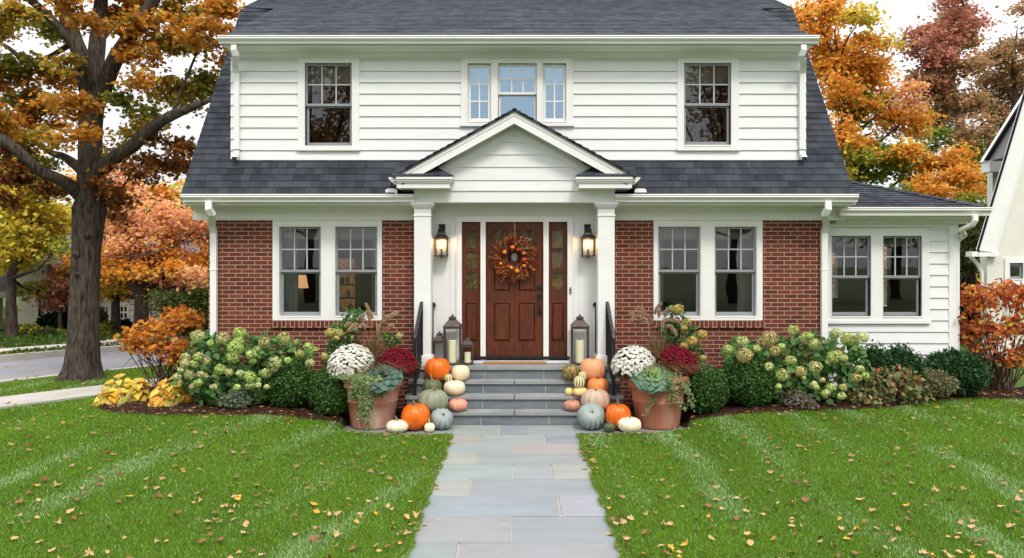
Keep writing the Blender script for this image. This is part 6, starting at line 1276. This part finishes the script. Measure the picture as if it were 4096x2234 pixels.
# ================= OTHER HOUSES =================
CREAM = M('cream_render', (.72, .67, .54), .8, .05, 2, .004, 30); ROOFG = M('grey_roof', (.16, .17, .19), .9, .2, 5, .01, 30); WSID = M('far_siding', (.74, .74, .72), .6, .03, 2); GLD = M('dark_glass', (.02, .024, .026), .08, .2, 2, spec=.6)
def farhouse(name, label, x0, x1, D, py0, py1, depth, mat, wins, roofh, over=.5, clapb=False):
    zt, zb = Z(py0, D), -.1; a, c = X(x0, D), X(x1, D); y = D-D0
    t = thing(name, label, 'house', ((a+c)/2, y+depth/2, 0), 'houses across the street'); b = MB()
    if clapb:
        clap(b, a, c, zb, zt, y, 0, .2, .03); b.box(a+.01, c-.01, y, y+depth, zb, zt)
    else: b.box(a, c, y, y+depth, zb, zt)
    b.build('wall', mat, t)
    b = MB(); o = over; m = depth/2
    b.add([(a-o, y-o, zt-.02), (c+o, y-o, zt-.02), (c+o, y+depth+o, zt-.02), (a-o, y+depth+o, zt-.02), (a-o+(c-a)*.0+m*.9, y+m, zt+roofh), (c+o-m*.9, y+m, zt+roofh)] if (c-a) > depth else [(a-o, y-o, zt-.02), (c+o, y-o, zt-.02), (c+o, y+depth+o, zt-.02), (a-o, y+depth+o, zt-.02), ((a+c)/2, y+m*.9, zt+roofh), ((a+c)/2, y+m*1.1, zt+roofh)],
          [(0, 1, 5, 4), (2, 3, 4, 5), (1, 2, 5), (3, 0, 4), (3, 2, 1, 0)]); b.build('roof', ROOFG, t)
    b = MB(); b.box(a-o, c+o, y-o-.02, y-o+.06, zt-.16, zt+.03); b.box(c+o-.06, c+o+.02, y-o+.06, y+depth+o, zt-.16, zt+.03); b.build('fascia', TRIM, t)
    for (p0, p1, q0, q1) in wins:
        e, f, g1, g2 = X(p0, D), X(p1, D), Z(q1, D), Z(q0, D); b = MB(); k = .09
        b.box(e-k, f+k, y-.09, y-.031, g2, g2+k); b.box(e-k, f+k, y-.10, y-.031, g1-k, g1); b.box(e-k, e, y-.09, y-.031, g1, g2); b.box(f, f+k, y-.09, y-.031, g1, g2); b.box(e, f, y-.08, y-.04, (g1+g2)/2-.03, (g1+g2)/2+.03); b.box((e+f)/2-.02, (e+f)/2+.02, y-.085, y-.045, g1, g2); w = b.build('window', TRIM, t)
        b = MB(); b.box(e, f, y-.06, y-.032, g1, g2); b.build('pane', GLD, w)
    return t
h = farhouse('house', 'cream two storey house with white trimmed windows behind the wine red tree', 45, 118, 27, 653, 860, 1.2, CREAM, [(107, 115, 745, 790), (120-14, 104, 745, 790)], 1.6, .9)
b = MB(); D = 36.9
farhouse('house', 'low wing with a grey roof joined to the cream house', 95, 168, 28.6, 672, 850, 1.2, CREAM, [(150, 160, 740, 780)], 1.3, .5)
farhouse('house', 'small pale house with a grey hipped roof at the very left edge', -130, -45, 24.6, 738, 860, 1, CREAM, [(-30, -14, 760, 800)], .9, .45)
farhouse('house', 'white clapboard house seen under the coral maple', 248, 440, 27.5, 690, 850, 3, WSID, [(306, 322, 772, 800), (262, 274, 772, 815), (350, 366, 740, 762)], 2.2, .6, True)
# stucco house at the right
D = 17.0; y = D-D0; t = thing('house', 'white stucco house with a steep dark edged gable at the right edge', 'house', (X(2600, D), y+4, 0))
xw = X(2478, D); STUC = M('stucco', (.70, .68, .62), .9, .04, 3, .02, 26)
xg = lambda py: X(2470, D)+(Z(py, D)-Z(630, D))*.30
b = MB(); zt = Z(-160, D); zk = Z(628, D); ex = X(2483, D)
so = [(X(2538, D), X(2572, D), Z(702, D), Z(662, D)), (X(2580, D), X(2614, D), Z(702, D), Z(662, D))]
for r in rects(ex, X(2900, D), -.2, zk, so): b.box(r[0], r[1], y, y+.25, r[2], r[3])
b.prism([(ex, zk), (X(2900, D), zk), (X(2900, D), zt), (X(2470, D)+(zt-zk)*.30+.1, zt)], y, y+.25); b.add([(ex, y+.25, -.2), (ex+9, y+7, -.2), (ex+9, y+7, zk), (ex, y+.25, zk)], [(0, 3, 2, 1)]); b.build('wall', STUC, t)
b = MB(); w = .34; x0 = X(2462, D-.11); zb = Z(630, D)
dx = (zt-zb)*.30; b.prism([(x0, zb), (x0+w, zb-.05), (x0+w+dx, zt), (x0+dx, zt)], y-.10, y-.001); b.prism([(x0+w+.01, zb-.06), (x0+w+.1, zb-.06), (x0+w+.1+dx, zt), (x0+w+.01+dx, zt)], y-.03, y-.001); b.box(x0-.02, x0+.42, y-.14, y-.002, zb-.14, zb-.051); b.build('rake_board', TRIM, t, bevel=.004)
b = MB(); b.prism([(x0-.04, zb-.04), (x0-.001, zb-.02), (x0-.001+dx, zt), (x0-.04+dx, zt)], y-.12, y-.08); vs = [(xx+(9.5 if k else .4), yy, zz) for k, yy in ((0, y+.255), (1, y+7)) for xx, zz in ((x0-.06, zb-.04), (x0-.001, zb-.02), (x0-.001+dx, zt), (x0-.06+dx, zt))]; b.add(vs, [(0, 1, 2, 3), (7, 6, 5, 4), (1, 0, 4, 5), (2, 1, 5, 6), (3, 2, 6, 7), (0, 3, 7, 4)]); b.build('roof', SHING, t)
b = MB(); b.box(x0-.16, x0-.03, y-.14, y+.1, zb-.14, zb-.03); b.sweep([(x0-.05, y+.1, zb-.14), (x0+.1, y+.1, zb-.3), (ex-.04, y+.1, zb-.5), (ex-.04, y+.1, .2)], .07, .06); b.build('gutter', TRIM, t, bevel=.003)
for q in so: window(*q, y, (1, 1), 'casement', SASH, parent=t)
casing(so[0][0]-.1, so[1][1]+.1, so[0][2]-.09, so[0][3]+.1, [(a-g, c+g, d-g, e+g) for a, c, d, e in so], y, parent=t)
b = MB(); room(b, so[0][0]-.02, so[1][1]+.4, y+.26, y+.55, so[0][2]-.2, so[0][3]+.2); b.build('room_interior', DARK, t)
D2 = 21.0; y2 = D2-D0   # second gable of the same house further back
b = MB(); xa = X(2497, D2); za, zc2 = Z(398, D2), Z(120, D2); b.prism([(xa, -.2), (X(2800, D2), -.2), (X(2800, D2), zc2), (xa+(zc2-za)*.62, zc2), (xa, za)], y2, y2+.25); b.build('wall', STUC, t)
b = MB(); b.prism([(xa-.35, za-.12), (xa+.05, za-.05), (xa+.05+(zc2-za)*.62, zc2), (xa-.25+(zc2-za)*.62, zc2)], y2-.33, y2-.001); b.box(xa-.3, xa+.04, y2-.38, y2, za-.4, za-.13); b.build('rake_board', TRIM, t)
b = MB(); b.prism([(xa-.45, za-.12), (xa-.351, za-.12), (xa-.251+(zc2-za)*.62, zc2), (xa-.36+(zc2-za)*.62, zc2)], y2-.42, y2-.34); b.build('roof', SHING, t)
b = MB(); b.box(X(2448, 16.5), X(2620, 16.5), 3.9, 4.2, 0, .16); tag(b.build('kerb', CONC), kind='structure')
# wooded skyline far beyond the street
PP = []; CC = []
for k in range(150):
    x = rng.uniform(-75, 95); y = rng.uniform(48, 72); hh = rng.uniform(3.5, 7.0); n = 260; PP.append(np.array([x, y, hh*.5])+rng.normal(size=(n, 3))*np.array([2.2, 1.5, hh*.28])); CC.append(pick(PY['dgonap'[rng.integers(6)]], n, .2)*.8)
P = np.concatenate(PP); C_ = np.concatenate(CC); kk = P[:, 2] > -.1; tag(leaves('distant_woods', LEAF, P[kk], .55, C_[kk], 'quad'), kind='stuff')
# cables
WIRE = M('cable_rubber', (.012, .012, .012), .6)
def cable(p, q, sag, r, label):
    b = MB(); p, q = Vector(p), Vector(q); b.tube([tuple(p.lerp(q, i/20)-Vector((0, 0, sag*4*(i/20)*(1-i/20)))) for i in range(21)], r, 6); tag(b.build('cable', WIRE, loc=tuple(p)), label, 'cable', 'service cables')
cable((BL, .6, wz(573, 13.0)), W(225, 640, 24), .25, .012, 'thin black cable running from the brick corner to the trees across the street')
cable((wr+.03, 1.2, wz(678, 13.6)), (ex, y+.5, Z(716, 17.4)), .08, .01, 'thin cable slung between the wing and the stucco house')
# ================= FALLEN LEAVES =================
def leafmesh(seed):
    r_ = random.Random(seed); out = T['maple'][0].copy() if seed % 6 else T['oval'][0].copy(); fs = T['maple'][1] if seed % 6 else T['oval'][1]
    kx, ky = r_.uniform(.4, 1.7), r_.uniform(-.8, 1.2); v = []
    for x, y, z in out:
        y -= .5; x *= 1.05; v.append((x+.05*math.sin(y*5), y, .02+kx*x*x*.8+ky*y*y*.6+.05*math.sin(x*9+y*7+seed)))
    zm = min(q[2] for q in v); v = [(a, c, d-zm) for a, c, d in v]; v += [(.012, -.52, v[1][2]), (-.012, -.52, v[1][2]), (0, -.85, v[1][2]+.12)]; n = len(v); fs = list(fs)+[(n-3, n-1, n-2)]
    me = bpy.data.meshes.new('fallen_leaf'); me.from_pydata(v, [], fs); me.update(); return me
LC = dict(tan=((.56, .37, .19), (.44, .26, .12)), brown=((.30, .14, .06), (.20, .09, .045)), gold=((.68, .38, .06), (.55, .27, .04)))
LM = {k: M('fallen_'+k, a, .75, .2, 3, .01, 8, spec=.2, col2=c) for k, (a, c) in LC.items()}
meshes = {}
for k in LM:
    for s in range(6):
        me = leafmesh(s*3+len(k)); me.materials.append(LM[k]); meshes.setdefault(k, []).append(me)
pts = []; tries = 0
while len(pts) < 720 and tries < 40000:
    tries += 1; D = 6.0*((15.0/6.0)**rng.random()); x = rng.uniform(-1, 1)*(D*.66+.1); y = D-D0
    if onpath(x, y) or (y > ybed(x)+.12 and x > BX0) or pstreet(x, y) > 17.1: continue
    if any((x-a)**2+(y-c)**2 < .0064*(D/8)**2 for a, c, _ in pts): continue
    pts.append((x, y, D))
for _ in range(22):
    y0 = rng.uniform(-6.3, -1.9); s = rng.choice((-1, 1))
    for _k in range(rng.integers(1, 5)): y = y0+rng.normal()*.09; pts.append((s*(.87-rng.normal()*.05), y, y+D0))
for cx_, cy_, nn_ in ((-1.6, -1.78, 9), (-1.25, -1.86, 7), (-2.1, -1.8, 5), (1.7, -1.8, 7), (1.3, -1.85, 6), (2.3, -1.7, 5), (-1.5, -3.4, 5), (1.9, -4.6, 6), (3.2, -3.4, 5), (-3.6, -2.6, 5), (-2.6, -4.9, 6), (4.3, -2.3, 5)):
    for _k in range(nn_): x_, y_ = cx_+rng.normal()*.13, cy_+rng.normal()*.05*(1 if cy_ > -2 else 2.5); pts.append((x_, y_, y_+D0))
pts.sort(key=lambda q: q[2]); rest = []
first = {}
LBL = dict(tan='dry pale tan leaf lying on the lawn', brown='curled dark brown leaf lying on the lawn', gold='fallen golden yellow leaf lying on the lawn')
LBP = dict(tan='dry tan leaf lying at the edge of the bluestone path', brown='brown leaf lying at the edge of the bluestone path', gold='golden leaf lying at the edge of the bluestone path')
for i, (x, y, D) in enumerate(pts):
    k = 'tan' if (u := rng.random()) < .66 else 'brown' if u < .91 else 'gold'; s = rng.uniform(.036, .08)*(1.0 if D < 9 else .95); onp = bool(onpath(x, y)); z = (.004 if onp else float(hgt(x, y))+.032)
    if i < 300:
        o = bpy.data.objects.new('fallen_leaf', meshes[k][rng.integers(6)]); COL.objects.link(o); o.location = (x, y, z); o.scale = (s, s, s); o.rotation_euler = (rng.normal()*.3, rng.normal()*.3, rng.uniform(0, 6.28)) if not onp else (0, 0, rng.uniform(0, 6.28))
        tag(o, (LBP if onp else LBL)[k], 'fallen leaf', ('%s leaves ' % k)+('along the path edge' if onp else 'scattered on the lawn'))
    else: rest.append((x, y, z, s, k))
P = np.array([q[:3] for q in rest]); tag(leaves('fallen_leaves', LEAF, P, np.array([q[3] for q in rest])*1.0, np.array([LC[q[4]][0] for q in rest])*rng.uniform(.75, 1.1, (len(rest), 1)), 'maple', (0, 0, 1), .72), kind='stuff')
# litter too small to count: in the mulch, by the kerbs, on the far lawns
Q = []
for _ in range(420):
    x = rng.uniform(BX0, 9.4); y = ybed(x)+abs(rng.normal())*.3
    if not (abs(x) < 1.7) and not bool(onpath(x, y)): Q.append((x, y, float(mulchz(np.array(x), np.array(y)))+.012, .06))
for _ in range(2600):
    a = rng.uniform(-22, 34); p = rng.choice((17.5, 21.7, 22.3, 24.0, 25, 26.5))+rng.normal()*.35; v = NN*p+U*a; z = -.09 if 17.42 < p < 21.8 else .05 if p < 17.42 else .07; Q.append((v[0], v[1]-D0, z, .09))
for _ in range(130):
    a = rng.uniform(-3, 16); p = rng.uniform(13.9, 17.2); v = NN*p+U*a; Q.append((v[0], v[1]-D0, float(hgt(v[0], v[1]-D0))+.05, .08))
Q = np.array(Q); tag(leaves('leaf_litter', LEAF, Q[:, :3], Q[:, 3]*rng.uniform(.6, 1.2, len(Q)), pick([(4, (.50, .30, .14)), (2, (.42, .18, .05)), (1, (.6, .45, .28))], len(Q)), 'maple', (0, 0, 1), .8), kind='stuff')
# ================= LIGHT, SKY, CAMERA =================
w = bpy.data.worlds.new('World'); SC.world = w; w.use_nodes = True; t = w.node_tree; bg = t.nodes['Background']
EL, AZ = R(52), R(200)
sk = t.nodes.new('ShaderNodeTexSky'); sk.sky_type = 'NISHITA'; sk.sun_disc = False; sk.sun_elevation = EL; sk.sun_rotation = AZ
tc = t.nodes.new('ShaderNodeTexCoord'); sx = t.nodes.new('ShaderNodeSeparateXYZ'); t.links.new(tc.outputs['Generated'], sx.inputs[0])
nz = noise(t, tc.outputs['Generated'], 2.2, 5); lum = ramp(t, sx.outputs[2], 0, 1, 7.3, 21.5)   # overcast sky: brighter towards the zenith
mu = node(t, 'Math', operation='MULTIPLY'); t.links.new(lum, mu.inputs[0]); t.links.new(ramp(t, nz, .3, .7, .88, 1.06), mu.inputs[1])
vm = t.nodes.new('ShaderNodeVectorMath'); vm.operation = 'SCALE'; vm.inputs[0].default_value = (.985, .988, 1.0); t.links.new(mu.outputs[0], vm.inputs['Scale'])
o = mixc(t, .9, sk.outputs[0], vm.outputs[0]); t.links.new(o, bg.inputs[0]); bg.inputs[1].default_value = .1
l = bpy.data.lights.new('sun', 'SUN'); l.energy = 1.7; l.angle = R(12); l.color = (1, .93, .82); so_ = bpy.data.objects.new('sun', l); COL.objects.link(so_)
d = Vector((math.sin(AZ)*math.cos(EL)*-1, math.cos(AZ)*math.cos(EL), math.sin(EL))); so_.rotation_euler = d.to_track_quat('Z', 'Y').to_euler()
cam = bpy.data.cameras.new('camera'); co = bpy.data.objects.new('camera', cam); COL.objects.link(co); co.location = (0, -D0, H); co.rotation_euler = (R(90), 0, 0)
cam.sensor_width = 36; cam.lens = F/2576*36; cam.shift_x = (1288-CX)/2576; cam.shift_y = -(702.5-CY)/2576; cam.clip_end = 1500; SC.camera = co
SC.view_settings.view_transform = 'Standard'; SC.view_settings.look = 'None'; SC.view_settings.exposure = .42; SC.view_settings.gamma = 1
SC.cycles.max_bounces = 6; SC.cycles.diffuse_bounces = 3; SC.cycles.glossy_bounces = 3; SC.cycles.transparent_max_bounces = 12; SC.cycles.use_denoising = True; SC.cycles.caustics_reflective = False; SC.cycles.sample_clamp_indirect = 4
